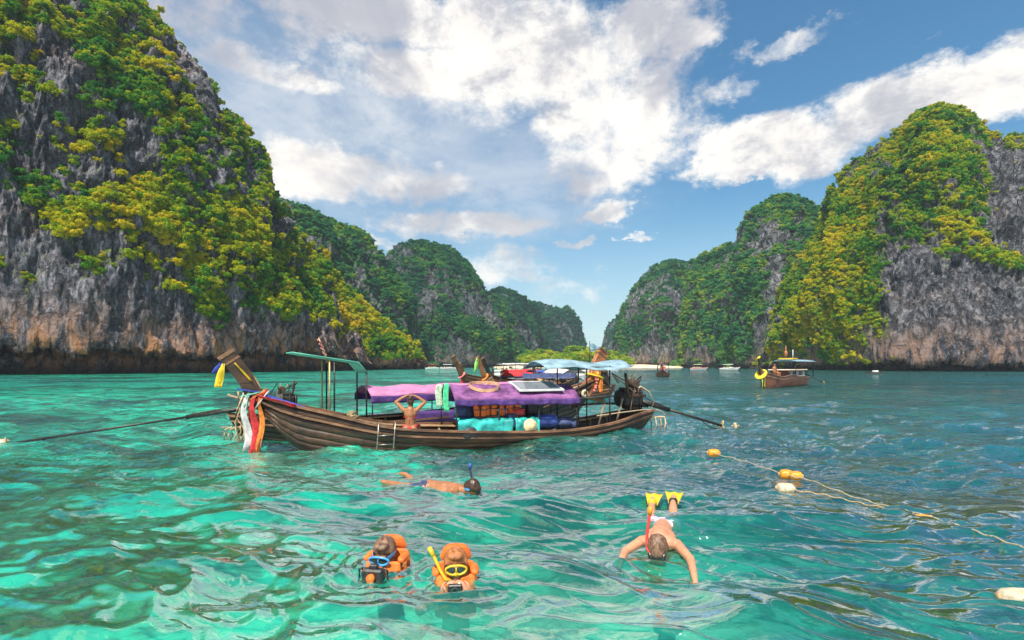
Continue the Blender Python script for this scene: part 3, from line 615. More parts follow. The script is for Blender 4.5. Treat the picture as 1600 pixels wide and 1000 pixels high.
def sea_mat():
    m, t, out = new_mat('sea_water'); P = t.node('ShaderNodeNewGeometry').outputs['Position']
    sp = t.node('ShaderNodeSeparateXYZ'); t.put(sp.inputs[0], P)
    n, _ = t.noise(P, .11, 5, .6, .8); n2, _ = t.noise(t.scale(P, (.5, 1, 1)), .55, 5, .62, .5); n3, _ = t.noise(t.scale(P, (.02, .05, 1)), 1, 4, .6)
    n4_, _ = t.noise(t.scale(P, (.6, 1, 1)), 1.3, 6, .7, .4)
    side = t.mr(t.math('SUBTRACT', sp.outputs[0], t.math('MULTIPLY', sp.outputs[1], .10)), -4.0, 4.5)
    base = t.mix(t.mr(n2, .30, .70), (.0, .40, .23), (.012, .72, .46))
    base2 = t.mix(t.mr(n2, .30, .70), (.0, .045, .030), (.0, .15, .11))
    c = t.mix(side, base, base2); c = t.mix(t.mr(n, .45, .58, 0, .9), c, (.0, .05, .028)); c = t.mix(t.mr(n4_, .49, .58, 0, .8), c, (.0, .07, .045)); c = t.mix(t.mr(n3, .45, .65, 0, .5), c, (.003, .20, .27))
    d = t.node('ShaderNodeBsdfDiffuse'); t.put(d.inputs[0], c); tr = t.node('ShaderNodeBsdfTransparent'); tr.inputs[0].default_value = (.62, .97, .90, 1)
    # clear where it is shallow and close, more body in the open bay
    far = t.mr(sp.outputs[1], 4, 22, .56, .06)
    b = t.node('ShaderNodeMixShader'); t.put(b.inputs[0], far); t.l.new(d.outputs[0], b.inputs[1]); t.l.new(tr.outputs[0], b.inputs[2])
    w1, _ = t.noise(t.scale(P, (.8, 1.3, 1)), 3.2, 4, .6, .6); w2, _ = t.noise(t.scale(P, (.75, 1.6, 1)), 1.1, 5, .6, .6); w3, _ = t.noise(t.scale(P, (.5, 1.6, 1)), .28, 4, .6, .4)
    fr = t.mr(sp.outputs[1], 8, 26); ff = t.mr(sp.outputs[1], 40, 120)
    h = t.math('ADD', t.math('MULTIPLY', w1, t.mr(sp.outputs[1], 5, 14, .010, .17)), t.math('ADD', t.math('MULTIPLY', t.math('MULTIPLY', w2, fr), .62), t.math('MULTIPLY', t.math('MULTIPLY', w3, ff), 1.6)))
    nm = t.bump(h, 1.0, 1.0)
    g = t.node('ShaderNodeBsdfGlossy'); g.inputs['Roughness'].default_value = .02; t.put(g.inputs['Normal'], nm); t.put(d.inputs['Normal'], nm)
    fz = t.node('ShaderNodeFresnel'); fz.inputs['IOR'].default_value = 1.36; t.put(fz.inputs['Normal'], nm)
    mx = t.node('ShaderNodeMixShader'); t.put(mx.inputs[0], t.math('MINIMUM', t.math('MULTIPLY', t.math('POWER', fz.outputs[0], .74), 3.1), .86)); t.l.new(b.outputs[0], mx.inputs[1]); t.l.new(g.outputs[0], mx.inputs[2])
    t.l.new(mx.outputs[0], out.inputs[0]); return m
# finer towards the shallows where people swim, coarse far out
na = 600
rr = np.concatenate([np.linspace(.8, 2.9, 14, endpoint=False), 1 / np.linspace(1 / 2.9, 1 / 70, 760, endpoint=False), 70 * (1400 / 70) ** np.linspace(0, 1, 120)]) + 1.0
aa = np.radians(np.concatenate([np.linspace(-100, -58, 30, endpoint=False), np.linspace(-58, 58, na - 60), np.linspace(58, 100, 31)[1:]]))
AA, RR = np.meshgrid(aa, rr); WX, WY = RR * np.sin(AA), RR * np.cos(AA) - 1.0
cell = np.maximum(np.gradient(RR, axis=0), RR * .0037)
q = np.stack([WX, WY, WX * 0], -1); wx = perlin(q * .21 + 3) * 1.2; wy = perlin(q * .23 + 8) * 1.2
def swell(ang, lam, amp, ph=0, sharp=1.):
    k = 2 * math.pi / lam; s_ = np.sin(k * ((WX + wx) * math.sin(ang) + (WY + wy) * math.cos(ang)) + ph); lod = np.clip(lam / cell / 4 - .4, 0, 1)
    return amp * lod * (s_ - .25 * sharp * np.abs(s_))
WZ = swell(.15, 3.1, .038) + swell(-.55, 1.9, .022, 1) + swell(.7, 1.35, .013, 2) + swell(-.1, 7.5, .03, 3)
chop = 1.75 + 1.3 * np.clip((WY - 6.5) / 9, 0, 1) + .25 * np.clip(perlin(q * .25 + 31), -1, 1)
for (f_, sxk, a_) in ((.55, 1.0, .07), (1.15, .7, .045), (2.4, .65, .020), (4.6, .6, .007)):
    lod = np.clip(1 / f_ / cell / 3.5 - .3, 0, 1)
    WZ = WZ + a_ * lod * chop * (perlin(np.stack([(WX + wx * .4) * f_ * sxk, (WY + wy * .4) * f_ * 1.35, WX * 0 + f_], -1)))
for (f_, sxk, a_, w_) in ((.9, .5, .034, .09), (1.7, .5, .022, .11), (3.4, .5, .009, .13)):
    lod = np.clip(1 / f_ / cell / 6 - .2, 0, 1); th_ = -.35 + .5 * perlin(np.stack([WX * .07, WY * .07, WX * 0 + 5], -1))
    nn_ = perlin(np.stack([((WX + wx * .5) * np.cos(th_) + WY * np.sin(th_)) * f_ * sxk, (WY * np.cos(th_) - (WX + wx * .5) * np.sin(th_) + wy * .5) * f_ * 1.3, WX * 0 + f_ * 3.3], -1)); WZ = WZ + a_ * lod * np.exp(-(nn_ / w_) ** 2)
for (px_, py_, a_) in ((711, 910, .010), (601, 888, .010), (1028, 860, .007), (735, 768, .007), (690, 765, .005), (1043, 795, .006)):
    q_ = wl(px_, py_); rd = np.hypot(WX - q_.x, WY - q_.y); WZ = WZ + a_ * np.sin((rd + wx * .05) * 2 * math.pi / .17) * np.exp(-((rd - .42) / .35) ** 2)
WZ = WZ - WZ.mean()
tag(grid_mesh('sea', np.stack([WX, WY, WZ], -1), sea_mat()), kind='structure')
# ------------------------------------------------------------------ long-tail boats
HULL_T = [0, .05, .15, .3, .45, .6, .75, .87, .95, 1.]
def boat_tables(L, B, zs, zm, zb, over, stern_b=.34):
    g = [[t, *v] for t, v in zip(HULL_T, [(-.28, B*stern_b, zs), (.03*L, B*.52, zs*.90), (.13*L, B*.80, zs*.36+zm*.64), (.29*L, B*.98, zm), (.46*L, B, zm*1.08), (.63*L, B*.93, zm*1.38),
         (.79*L, B*.70, zm*.70+zb*.25), (.93*L, B*.40, zm*.3+zb*.6), (L+over*.35, B*.18, zb*.88), (L+over, .06, zb*1.06)])]
    k = [[t, *v] for t, v in zip(HULL_T, [(.12, 0, .02), (.06*L, 0, -.20), (.15*L, 0, -.32), (.3*L, 0, -.38), (.46*L, 0, -.38), (.62*L, 0, -.36), (.78*L, 0, -.32), (.92*L, 0, -.22), (L+over*.10, 0, .10), (L+over*.82, 0, zb*.82)])]
    return g, k
class Hull:
    def __init__(s, L, B, zs=.6, zm=.4, zb=1.25, over=1.0): s.L = L; s.B = B; s.over = over; s.zb = zb; s.g, s.k = boat_tables(L, B, zs, zm, zb, over)
    def pt(s, t, w_, side=1, off=0.0):
        G = curve_pts(s.g, [t])[0]; K = curve_pts(s.k, [t])[0]; b = max(G[1], .03)
        return Vector((K[0] + (G[0] - K[0]) * w_ ** 1.15, side * (b * max(w_, 0) ** .52 + off), K[2] + (G[2] - K[2]) * w_ ** 1.55 ))
    def at_x(s, x):
        ts = np.linspace(0, 1, 200); gx = curve_pts(s.g, ts)[:, 0]; return float(np.interp(x, gx, ts))
    def rail(s, t0, t1, side, n=26, off=0, dz=0, w_=1.): return [s.pt(t0 + (t1 - t0) * i / n, w_, side, off) + Vector((0, 0, dz)) for i in range(n + 1)]

def longtail(name, label, L, B, bow, stern, hull_m, group=None, detail=2, prow=(1.5, 2.15), prow_m=None, cap_m=None, zs=.6, zm=.4, zb=1.25, over=1.0, rail_m='rail', deck_m='deck', prow_w=.15, prow_t=.34, deck_from=.72):
    bow = Vector(bow); stern = Vector(stern); d = bow - stern; L = math.hypot(d.x, d.y)
    root = thing(name, label, 'boat', (stern.x, stern.y, 0), math.atan2(d.y, d.x), group); h = Hull(L, B, zs, zm, zb, over); root_h[root.name] = h
    nt, nw = (44, 9) if detail else (22, 6)
    ts = np.linspace(0, 1, nt + 1); V = []
    for t in ts:
        V.append([h.pt(t, 1 - i / nw, -1) for i in range(nw)] + [h.pt(t, 0, 1)] + [h.pt(t, (i + 1) / nw, 1) for i in range(nw)])
    hl = grid_mesh('hull', np.array([[tuple(p) for p in r] for r in V], np.float32), M[hull_m], root)
    md = hl.modifiers.new('thickness', 'SOLIDIFY'); md.thickness = .035; md.offset = -1
    b = MB(); ring = [Vector(p) for p in V[0]]; b.face(b.verts([p + Vector((-.012, 0, 0)) for p in ring])); b.face(b.verts([p + Vector((.03, 0, 0)) for p in ring])); b.build('transom', M[hull_m], root)
    if detail >= 2:
        for side in (-1, 1):
            ws = [.30, .44, .58, .72, .86, .985]
            for k in range(5):
                rows = [[tuple(h.pt(t, w0, side, o_)) for t in np.linspace(.005, .985, 40)] for w0, o_ in ((ws[k] + .004, .004), (ws[k] + .006, .012), (ws[k + 1] - .004, .006))]
                sheet('hull_plank', rows, M[hull_m], root, .008)
    for side in (-1, 1):
        MB().tube(h.rail(0, .995, side, dz=.015), 1, flat=(.085, .05)).build('gunwale_rail', M[rail_m], root)
        MB().tube(h.rail(0, .99, side, off=.025, w_=.88), 1, flat=(.035, .05)).build('rub_rail', M[rail_m], root)
        if detail >= 2: MB().tube(h.rail(.08, .82, side, off=-.10, dz=-.03), 1, flat=(.10, .035)).build('inner_rail', M[deck_m], root)
    # floor, ribs, benches, fore deck
    if detail:
        rows = [[tuple(h.pt(t, .33, s_) + Vector((0, 0, 0))) for t in np.linspace(.06, .8, 20)] for s_ in (-1, 1)]
        sheet('floor', rows, M['inner'], root, .02)
        for i in range(14 if detail > 1 else 6):
            t = .10 + (i * .72 / (13 if detail > 1 else 5))
            for side in (-1, 1):
                MB().tube([h.pt(t, w_, side, -.05) for w_ in (.33, .5, .68, .84, .97)], 1, flat=(.075, .05), up=(1, 0, 0)).build('rib', M['greywood'], root)
        for t in ((.2, .52, .62) if detail > 1 else (.3, .6)):
            a, c = h.pt(t, .72, -1, -.03), h.pt(t, .72, 1, -.03); MB().box((a + c) / 2, (.26, (c - a).length, .035)).build('bench', M['greywood'], root)
    nrow = 5 if detail > 1 else 2
    for k in range(nrow):
        f0, f1 = -1 + 2 * k / nrow, -1 + 2 * (k + 1) / nrow; rows = []
        for f in (f0 + .012, f1 - .012):
            rows.append([tuple(Vector((h.pt(t, 1, 1).x, h.pt(t, 1, 1, -.03).y * f, h.pt(t, 1, 1).z - .03 + .03 * (1 - abs(f))))) for t in np.linspace(deck_from, .985, 16)])
        sheet('deck_plank', rows, M[deck_m], root, .022)
    # tall stem post that rakes forward
    x0, z0 = L + over * .62, zb * .80
    x0 -= .22 * over; z0 -= .20
    pts = [Vector((x0 - .02, 0, z0)), Vector((x0 + .42 * over, 0, z0 + (prow[1] - z0) * .32)), Vector((x0 + (L + prow[0] - x0) * .62, 0, z0 + (prow[1] - z0) * .60)), Vector((L + prow[0], 0, prow[1]))]
    cp = []
    for i in range(13):
        u = i / 12; a = curve_pts([[0, *pts[0]], [.33, *pts[1]], [.66, *pts[2]], [1, *pts[3]]], [u])[0]; cp.append(Vector(a))
    pr = MB().tube(cp, [1.15 - .30 * (i / 12) ** .8 + .10 * (i / 12) ** 4 for i in range(13)], flat=(prow_w, prow_t), up=(1, 0, 0)).build('prow', M[prow_m or hull_m], root, [('BEVEL', dict(width=.015, segments=2))])
    ax = (cp[-1] - cp[-2]).normalized()
    MB().tube([cp[-1] - ax * .06, cp[-1] + ax * .02], 1, flat=(prow_w * 1.15, prow_t * 1.06), up=(1, 0, 0)).build('prow_cap', M[cap_m or 'rail'], pr)
    if detail > 1:
        MB().tube([cp[-1] - ax * .22, cp[-1] - ax * .17], 1, flat=(prow_w * 1.1, prow_t * 1.04), up=(1, 0, 0)).build('prow_band', M['rail'], pr)
        for f in (-1, 1): MB().tube([c_ + Vector((-prow_t * .52, f * prow_w * .35, 0)) for c_ in cp[1:-1]], .016, 5).build('prow_edge', M['deck'], pr)
    root['x_len'] = L; return root, h, cp
root_h = {}
def loc(root, p):
    """world point -> the boat's own coordinates"""
    m = Matrix.Translation(root.location) @ Matrix.Rotation(root.rotation_euler.z, 4, 'Z'); return m.inverted() @ Vector(p)
def canopy(root, x0, x1, hw, ze, rise, top, val, drop=.22, z1=None, posts=True, floor=.15, wr=.03, name='canopy', npost=3, pr=.018):
    n = 26; m = 12; rows = []; zz1 = ze if z1 is None else z1
    for i in range(m + 1):
        f = -1 + 2 * i / m; r = []
        for j in range(n + 1):
            u = j / n; z = ze + (zz1 - ze) * u + rise * (1 - abs(f) ** 2.2) - .05 * math.sin(u * math.pi * npost) ** 2 * (.4 + .6 * (1 - abs(f)))
            nn = mnoise.noise(Vector((u * 9, f * 2.5, x0))) * wr + mnoise.noise(Vector((u * 22 + f * 6, f * 3, x0 + 4))) * wr * .5
            r.append((x0 + (x1 - x0) * u, f * hw, z + nn))
        rows.append(r)
    cv = sheet(name, rows, M[top], root, .012)
    if val:
        for s_ in (-1, 1):
            rows = []
            for i in range(5):
                r = []
                for j in range(61):
                    u = j / 60; z = ze + (zz1 - ze) * u - drop * i / 4 * (1 + .18 * mnoise.noise(Vector((u * 14, s_, 1)))) - .04 * math.sin(u * math.pi * npost) ** 2 * .4
                    r.append((x0 + (x1 - x0) * u + .02 * i * mnoise.noise(Vector((u * 12, i, 3))), s_ * (hw + .012 + .022 * i / 4 * math.sin(u * 70 + 3 * mnoise.noise(Vector((u * 8, 0, 0))))), z))
                rows.append(r)
            sheet('valance', rows, M[val], cv, .006)
    if posts:
        for k in range(npost):
            u = k / (npost - 1); x = x0 + .06 + (x1 - x0 - .12) * u; z = ze + (zz1 - ze) * u
            for s_ in (-1, 1): MB().tube([(x, s_ * hw * .93, floor), (x, s_ * hw * .93, z)], pr, 6).build('canopy_post', M['iron'], root)
            MB().tube([(x, f * hw * .97, z + rise * (1 - abs(f) ** 2.2) - .03) for f in np.linspace(-1, 1, 9)], pr * .8, 6).build('canopy_bow', M['iron'], root)
    return cv
def ribbon(root, name, mat, path, width, wdir=(1, 0, 0), twist=.25, thick=.006, seed=0):
    path = [Vector(p) for p in path]; n = len(path); wdir = Vector(wdir).normalized(); rows = [[], [], [], []]
    for i, p in enumerate(path):
        f = i / (n - 1); a = twist * math.sin(f * 5 + seed); t = (path[min(i + 1, n - 1)] - path[max(i - 1, 0)]).normalized(); nn = t.cross(wdir)
        if nn.length < 1e-3: nn = Vector((0, 1, 0))
        nn.normalize(); w_ = wdir * math.cos(a) + nn * math.sin(a); W_ = width * (.45 + .55 * min(1, f * 2.2))
        for k, c in enumerate((-.5, -.17, .17, .5)): rows[k].append(tuple(p + w_ * (c * W_) + nn * (.022 * (1 if k % 2 else -1) + .01 * math.sin(i + seed))))
    return sheet(name, rows, M[mat], root, thick)
def engine(root, x, z, shaft_to, tiller_to=None, size=1.0, detail=2):
    """motor on a swivel post with its long propeller shaft, in the boat's coordinates"""
    s = size
    e = MB().box((x, 0, z + .12 * s), (.46 * s, .34 * s, .30 * s), bevel=.03 * s).box((x + .02 * s, 0, z + .30 * s), (.36 * s, .26 * s, .12 * s), bevel=.02).build('engine', M['iron'], root)
    MB().tube([(x - .05, 0, .25), (x - .05, 0, z)], [.07 * s, .055 * s], 10).build('swivel_post', M['iron'], e)
    MB().box((x - .05, 0, z - .06 * s), (.30 * s, .26 * s, .07 * s), bevel=.01).build('mounting_plate', M['rust'], e)
    if detail:
        MB().tube([(x - .06 * s, -.12 * s, z + .44 * s), (x - .06 * s, .14 * s, z + .44 * s)], .085 * s, 12).build('air_filter', M['rust'], e)
        MB().lathe((x + .26 * s, 0, z + .14 * s), [(.02, -.03), (.17 * s, -.03), (.18 * s, 0), (.17 * s, .03), (.02, .04)], 16, rot=(0, math.pi / 2, 0)).build('fan_wheel', M['iron'], e)
        for k in range(4): MB().tube([(x - .14 * s + k * .09 * s, .14 * s, z + .3 * s), (x - .14 * s + k * .09 * s, .24 * s, z + .34 * s), (x - .10 * s + k * .09 * s, .27 * s, z + .2 * s)], .022 * s, 6).build('exhaust_branch', M['rust'], e)
        MB().tube([(x - .2 * s, .26 * s, z + .2 * s), (x + .2 * s, .27 * s, z + .2 * s), (x + .26 * s, .27 * s, z + .45 * s), (x + .26 * s, .24 * s, z + .66 * s)], .03 * s, 8).build('exhaust_pipe', M['rust'], e)
        MB().box((x - .14 * s, -.16 * s, z + .22 * s), (.16 * s, .10 * s, .2 * s), bevel=.01).build('radiator', M['metal'], e)
        for k in range(6):
            a = RNG.uniform(-.25, .25, 4) * s
            MB().tube([(x + a[0], a[1], z + .45 * s), (x + a[0] * 1.5 + .05, a[1] * 1.3, z + (.56 + abs(a[2])*.3) * s), (x + a[2] * 1.4, a[3] * 1.6, z + .3 * s), (x + a[2] * 1.5, a[3] * 1.2, z - .1 * s)], .012 * s, 6).build('hose', M['rubber' if k % 3 else 'rope'], e)
    st = Vector(shaft_to); a = Vector((x - .2 * s, 0, z + .08 * s)); dr = (st - a); le = dr.length; dr.normalize()
    MB().tube([a, a + dr * le * .36], .052 * s, 10).build('shaft_housing', M['iron'], e)
    MB().tube([a + dr * le * .30, st], .028 * s, 8).build('propeller_shaft', M['iron'], e)
    MB().tube([a + Vector((0, 0, .12 * s)), a + dr * le * .34 + Vector((0, 0, .05))], .014, 6).build('brace_rod', M['rust'], e)
    pb = MB()
    for k in range(3):
        th = k * 2.094; q_ = dr.to_track_quat('X', 'Z').to_matrix() @ Matrix.Rotation(th, 3, 'X'); pb.ball(st + q_ @ Vector((0, 0, .08)), (.02, .045, .085), (dr.to_track_quat('X', 'Z').to_matrix() @ Matrix.Rotation(th, 3, 'X') @ Matrix.Rotation(.5, 3, 'Z')).to_euler(), 8, 6)
    pb.tube([st - dr * .06, st + dr * .07], [.035, .02], 8).build('propeller', M['brass'], e)
    MB().tube([st - dr * .8 - Vector((0, 0, .0)), st - dr * .45 - Vector((0, 0, .16)), st - dr * .2 - Vector((0, 0, .14))], .014, 6).build('skeg', M['iron'], e)
    if tiller_to is not None:
        tl = Vector(tiller_to); MB().tube([(x, 0, z + .18 * s), ((x + tl.x) / 2, tl.y / 2, (z + .18 * s + tl.z) / 2 + .03), tl], .022, 8).build('tiller', M['metal'], e)
    return e
def garland(root, name, mat, c, r, n=22, ball=.04, axis='x', fill=1.0):
    b = MB()
    for k in range(n):
        th = 2 * math.pi * k / n * fill; o_ = Vector((0, r[0] * math.cos(th), r[1] * math.sin(th))); 
        b.ball(Vector(c) + o_ + Vector(RNG.normal(size=3) * .012), ball * RNG.uniform(.8, 1.2), None, 8, 5)
    return b.build(name, M[mat], root)

# ---- the big boat in front
mb, mh, mcp = longtail('longtail_boat', 'long dark wooden boat in front with tall raked prow and purple canopy', 9, .92, wl(466, 703.5) + Vector((0, .0, 0)), (3.62, 14.55, 0), 'hull_dark', prow=(1.42, 2.14), prow_m='hull_dark', cap_m='rail', zs=.62, zm=.26, zb=1.22, over=1.02, deck_from=.83)
mL = mb['x_len']
canopy(mb, 2.35, 5.6, .84, 1.06, .33, 'purple', 'violet', drop=.14, z1=1.10, name='canopy', npost=4, wr=.018)
# ochre ring emblem and the solar panel on the canopy
em = MB(); ring = [(4.75 + .38 * math.cos(a), .42 + .24 * math.sin(a)) for a in np.linspace(0, 6.283, 29)]
em.tube([(x, y, 1.115 + .33 * (1 - (abs(y) / .84) ** 2.2) + .028) for x, y in ring], 1, flat=(.01, .08), cap=False).build('ring_emblem', M['gold'], mb)
pn = MB().box((3.35, .36, 1.36), (1.15, .74, .025), rot=(-.24, 0, 0)).build('solar_panel', M['panel'], mb)
for (c, s_) in (((3.35, -.02, 1.45), (1.21, .035, .04)), ((3.35, .735, 1.27), (1.21, .035, .04)), ((2.77, .36, 1.36), (.035, .74, .04)), ((3.93, .36, 1.36), (.035, .74, .04))): MB().box(c, s_, rot=(-.24, 0, 0)).build('frame', M['white'], pn)
# awning over the helmsman, its four poles and the flag staff
rows = [[(x, y, 1.80 + .20 * (1 - abs(y / .8) ** 2) + .05 * math.sin(x * 3) + .03 * mnoise.noise(Vector((x * 3, y * 3, 0)))) for x in np.linspace(.75, 3.25, 14)] for y in np.linspace(-.8, .8, 9)]
sheet('stern_awning', rows, M['skyblue'], mb, .01)
for x in (1.35, 2.28):
    for y in (-.62, .62): MB().tube([(x, y, .3), (x, y, 1.88)], .02, 6).build('awning_pole', M['iron'], mb)
MB().tube([(.8, -.62, 1.84), (3.2, -.62, 1.84)], .014, 6).tube([(.8, .62, 1.84), (3.2, .62, 1.84)], .014, 6).build('awning_rail', M['iron'], mb)
fs = MB().tube([(1.6, 0, 1.9), (1.6, 0, 2.55)], .011, 6).build('flag_staff', M['iron'], mb)
sheet('pennant', [[(1.6 - .30 * u * (1 - .0 * v), .04 * math.sin(u * 6), 2.52 - .26 * v * (1 - u * .75) - u * .12) for u in np.linspace(0, 1, 8)] for v in np.linspace(0, 1, 5)], M['skyblue'], fs, .004)
engine(mb, .32, .78, loc(mb, px2(1128, 665, 15.3)), loc(mb, px2(905, 622, 13.6)), 1.35)
MB().tube([(.3, .05, 1.28), (.28, .05, 1.62)], .03, 6).build('exhaust_stack', M['rust'], mb)
for (a, c) in (((1.55, .35, .2), (1.35, .38, .95)), ((.95, .3, .3), (.78, .34, .98))): MB().tube([a, c], .03, 6).build('oar_prop', M['greywood'], mb)
# cloths tied round the prow
p0 = mcp[4]
for k, (m_, wd, ln, dx_) in enumerate([('whitecloth', .15, 1.12, .16), ('redcloth', .17, 1.35, .02), ('orangecloth', .11, 1.30, -.10), ('greencloth', .12, .25, .14)]):
    q0 = p0 + Vector((dx_ + .02, .13, -.02)); path = [p0 + Vector((-.06 + dx_, .02, .16)), q0 + Vector((0, .02, .0))] + [q0 + Vector((.05 * math.sin(i * .7 + k), .03 * math.sin(i + k), -ln * i / 9)) for i in range(1, 10)]
    ribbon(mb, 'prow_ribbon', m_, path, wd, (1, 0, 0), .35, seed=k)
def wrap(root, name, mat, c, rx, ry, ax, wd=.12, th=.03):
    ax = Vector(ax).normalized(); a = Vector((0, 1, 0)); b_ = ax.cross(a); pts = [Vector(c) + a * ry * math.cos(t) + b_ * rx * math.sin(t) for t in np.linspace(0, 6.2832, 21)]
    return MB().tube(pts, 1, flat=(wd, th), up=tuple(ax), cap=False).build(name, M[mat], root, [('SOLIDIFY', dict(thickness=.01))])
axp = (mcp[5] - mcp[3])
for k, m_ in enumerate(['bluecloth', 'greencloth', 'orangecloth', 'redcloth', 'whitecloth']):
    wrap(mb, 'prow_wrap', m_, p0 + axp.normalized() * (.16 - .075 * k), .235 + .006 * k, .115 + .006 * k, axp + Vector((.1 * (k - 2), 0, .05)), .07, .025)
ribbon(mb, 'prow_ribbon', 'redcloth', [mh.pt(.985 - .06 * i / 8, 1, 1, .05) + Vector((0, 0, .03 - .01 * (i % 2))) for i in range(9)], .10, (0, .5, 1), .3)
ribbon(mb, 'prow_ribbon', 'bluecloth', [mh.pt(.985 - .09 * i / 8, 1, 1, -.04) + Vector((0, 0, .10 - .012 * i)) for i in range(9)], .09, (0, 1, .3), .3)
pt_ = mcp[-2]
ribbon(mb, 'prow_ribbon', 'yellowcloth', [pt_ + Vector((.14 + .012 * i, .08, -.08 - .062 * i)) for i in range(9)], .15, (1, 0, 0), .3, seed=2)
ribbon(mb, 'prow_ribbon', 'bluecloth', [pt_ + Vector((.18 + .02 * i, .05, -.04 - .035 * i)) for i in range(8)], .10, (1, 0, 0), .3, seed=1)
ribbon(mb, 'prow_ribbon', 'yellowcloth', [pt_ + Vector((-.08 - .045 * i, .10, -.06 - .055 * i)) for i in range(8)], .05, (1, 0, 0), .3, seed=4)
MB().tube([p0 + Vector((.03, .14, -.9)), p0 + Vector((.04, .14, -1.2)), p0 + Vector((.02, .14, -1.48))], .022, 6).build('mooring_line', M['ropetan'], mb)
MB().tube([p0 + Vector((-.10, .14, -.9)), p0 + Vector((-.08, .14, -1.25)), p0 + Vector((-.09, .14, -1.5))], .018, 6).build('mooring_line', M['strap'], mb)
# coil of rope on the fore deck, loose lines and bumpers at the stern
cb_ = MB(); tk = mh.at_x(mL * .87)
for k in range(7): cb_.tube([Vector((mL * .865 + .018 * k + .09 * math.cos(a), .10 + .16 * math.sin(a) + .01 * k, mh.pt(tk, 1).z + .03 + .04 * k * .5 + .05 * math.sin(a + k))) for a in np.linspace(0, 5.6, 14)], .013, 5)
tag(cb_.build('rope_coil', M['ropetan']), 'loose coil of tan rope at the after edge of the big boat fore deck', 'rope'); C.objects['rope_coil'].matrix_world = Matrix.Translation(mb.location) @ Matrix.Rotation(mb.rotation_euler.z, 4, 'Z')
def on_boat(o, root):
    o.location = root.location; o.rotation_euler = root.rotation_euler; return o
for k in range(4):
    x = -.25 - .16 * k; MB().tube([(x + .15, .1, .42), (x - .02, .14, .40), (x - .06, .15, .22), (x - .04 + .03 * (k % 2), .15, .05)], .022, 6).build('stern_hose', M['hose' if k % 2 else 'brass'], mb)
MB().tube([(1.7, .55, .56), (.9, .5, .62), (.2, .42, .66), (-.5, .15, .62), (-.9, .05, .45), (-1.2, .0, .42)], .016, 6).build('stern_line', M['rope'], mb)
MB().tube([(1.9, -.5, .75), (1.1, -.45, .8), (.4, -.4, .78), (-.3, 0, .7)], .03, 6).build('stern_fender', M['rust'], mb)
MB().tube([(-.3, .1, .6), (-.42, .12, .85), (-.22, .14, 1.15), (.1, .2, 1.3), (.35, .22, 1.1)], .018, 6).build('fuel_hose', M['hose'], mb)

def lay(name, label, cat, mat, mbd, root=mb, group=None):
    o = mbd.build(name, M[mat]); on_boat(o, root); return tag(o, label, cat, group)
# cargo in the big boat
def tarp(x0, x1, zt, name, label, y=.80, seed=0, col='teal'):
    rows = []
    for i in range(9):
        r = []
        for j in range(31):
            u = j / 30; x = x0 + (x1 - x0) * u; tt_ = mh.at_x(x); yy = mh.pt(tt_, 1, 1).y - .085
            f = i / 8; z = zt - (zt - .16) * max(0, (f - .3) / .7); y_ = yy - .02 - .45 * max(0, 1 - f / .3) + .02 * mnoise.noise(Vector((u * 7, f * 3, seed))) * 2
            r.append((x, y_, z + .035 * mnoise.noise(Vector((u * 6 + seed, f * 4, 2)))))
        rows.append(r)
    o = sheet(name, rows, M[col], None, .01); on_boat(o, mb); return tag(o, label, 'tarpaulin')
tarp(4.15, 5.5, .61, 'tarpaulin', 'long turquoise tarpaulin hung along the side below the purple canopy')
tarp(3.45, 4.08, .60, 'tarpaulin', 'short turquoise tarpaulin behind the straw hat', seed=5)
lay('straw_hat', 'round pale straw hat resting against the short turquoise tarpaulin', 'hat', 'straw', MB().lathe((3.72, .88, .42), [(.02, .10), (.09, .085), (.11, .02), (.175, 0), (.178, -.012), (.02, -.012)], 18, rot=(-1.35, 0, 0)))
lay('barrel', 'blue plastic barrel lying behind the near side under the canopy end', 'barrel', 'bluebag', MB().lathe((3.15, .5, .48), [(.15, -.28), (.17, -.25), (.165, -.1), (.175, -.08), (.165, .1), (.175, .12), (.17, .25), (.15, .28)], 18, rot=(0, 1.57, 0)))
lay('duffel_bag', 'dark bag heaped beside the blue barrel', 'bag', 'navy', MB().ball((2.62, .52, .42), (.30, .2, .15), None, 14, 8, .01).ball((2.4, .55, .38), (.16, .16, .13), None, 12, 8, .01))
lay('cool_box', 'low red box on the cargo beneath the canopy', 'box', 'red', MB().box((3.95, .35, .70), (.46, .32, .13), bevel=.02).box((3.95, .35, .78), (.48, .34, .03), bevel=.01))
lay('bucket', 'small blue bucket beside the red box', 'bucket', 'bluemask', MB().lathe((4.28, .4, .62), [(.08, 0), (.10, .2), (.105, .21), (.09, .21), (.07, .02)], 14))
lay('crate', 'dark plastic crate between the tarpaulins', 'crate', 'navy', MB().box((4.12, .62, .52), (.2, .2, .3), bevel=.02).box((4.12, .62, .68), (.23, .23, .03), bevel=.01))
lay('backpack', 'black backpack slumped at the bow end of the turquoise tarpaulin', 'backpack', 'strap', MB().ball((5.25, .82, .30), (.20, .08, .14), (0, .4, 0), 12, 8).ball((5.1, .82, .26), (.12, .08, .1), None, 10, 6))
lay('rolled_mat', 'tan rolled mat lying under the canopy', 'mat', 'straw', MB().tube([(4.5, .1, .78), (5.3, .12, .8)], .09, 12))
lay('sack', 'dark green sack in the shade of the canopy', 'sack', 'navy', MB().ball((5.15, .1, .72), (.3, .3, .26), None, 14, 8, .01))
lay('fuel_can', 'black fuel can on the floor under the canopy end', 'can', 'blackplastic', MB().box((3.3, 0, .72), (.5, .4, .5), bevel=.05).tube([(3.3, 0, .97), (3.3, 0, 1.03)], .04, 8))
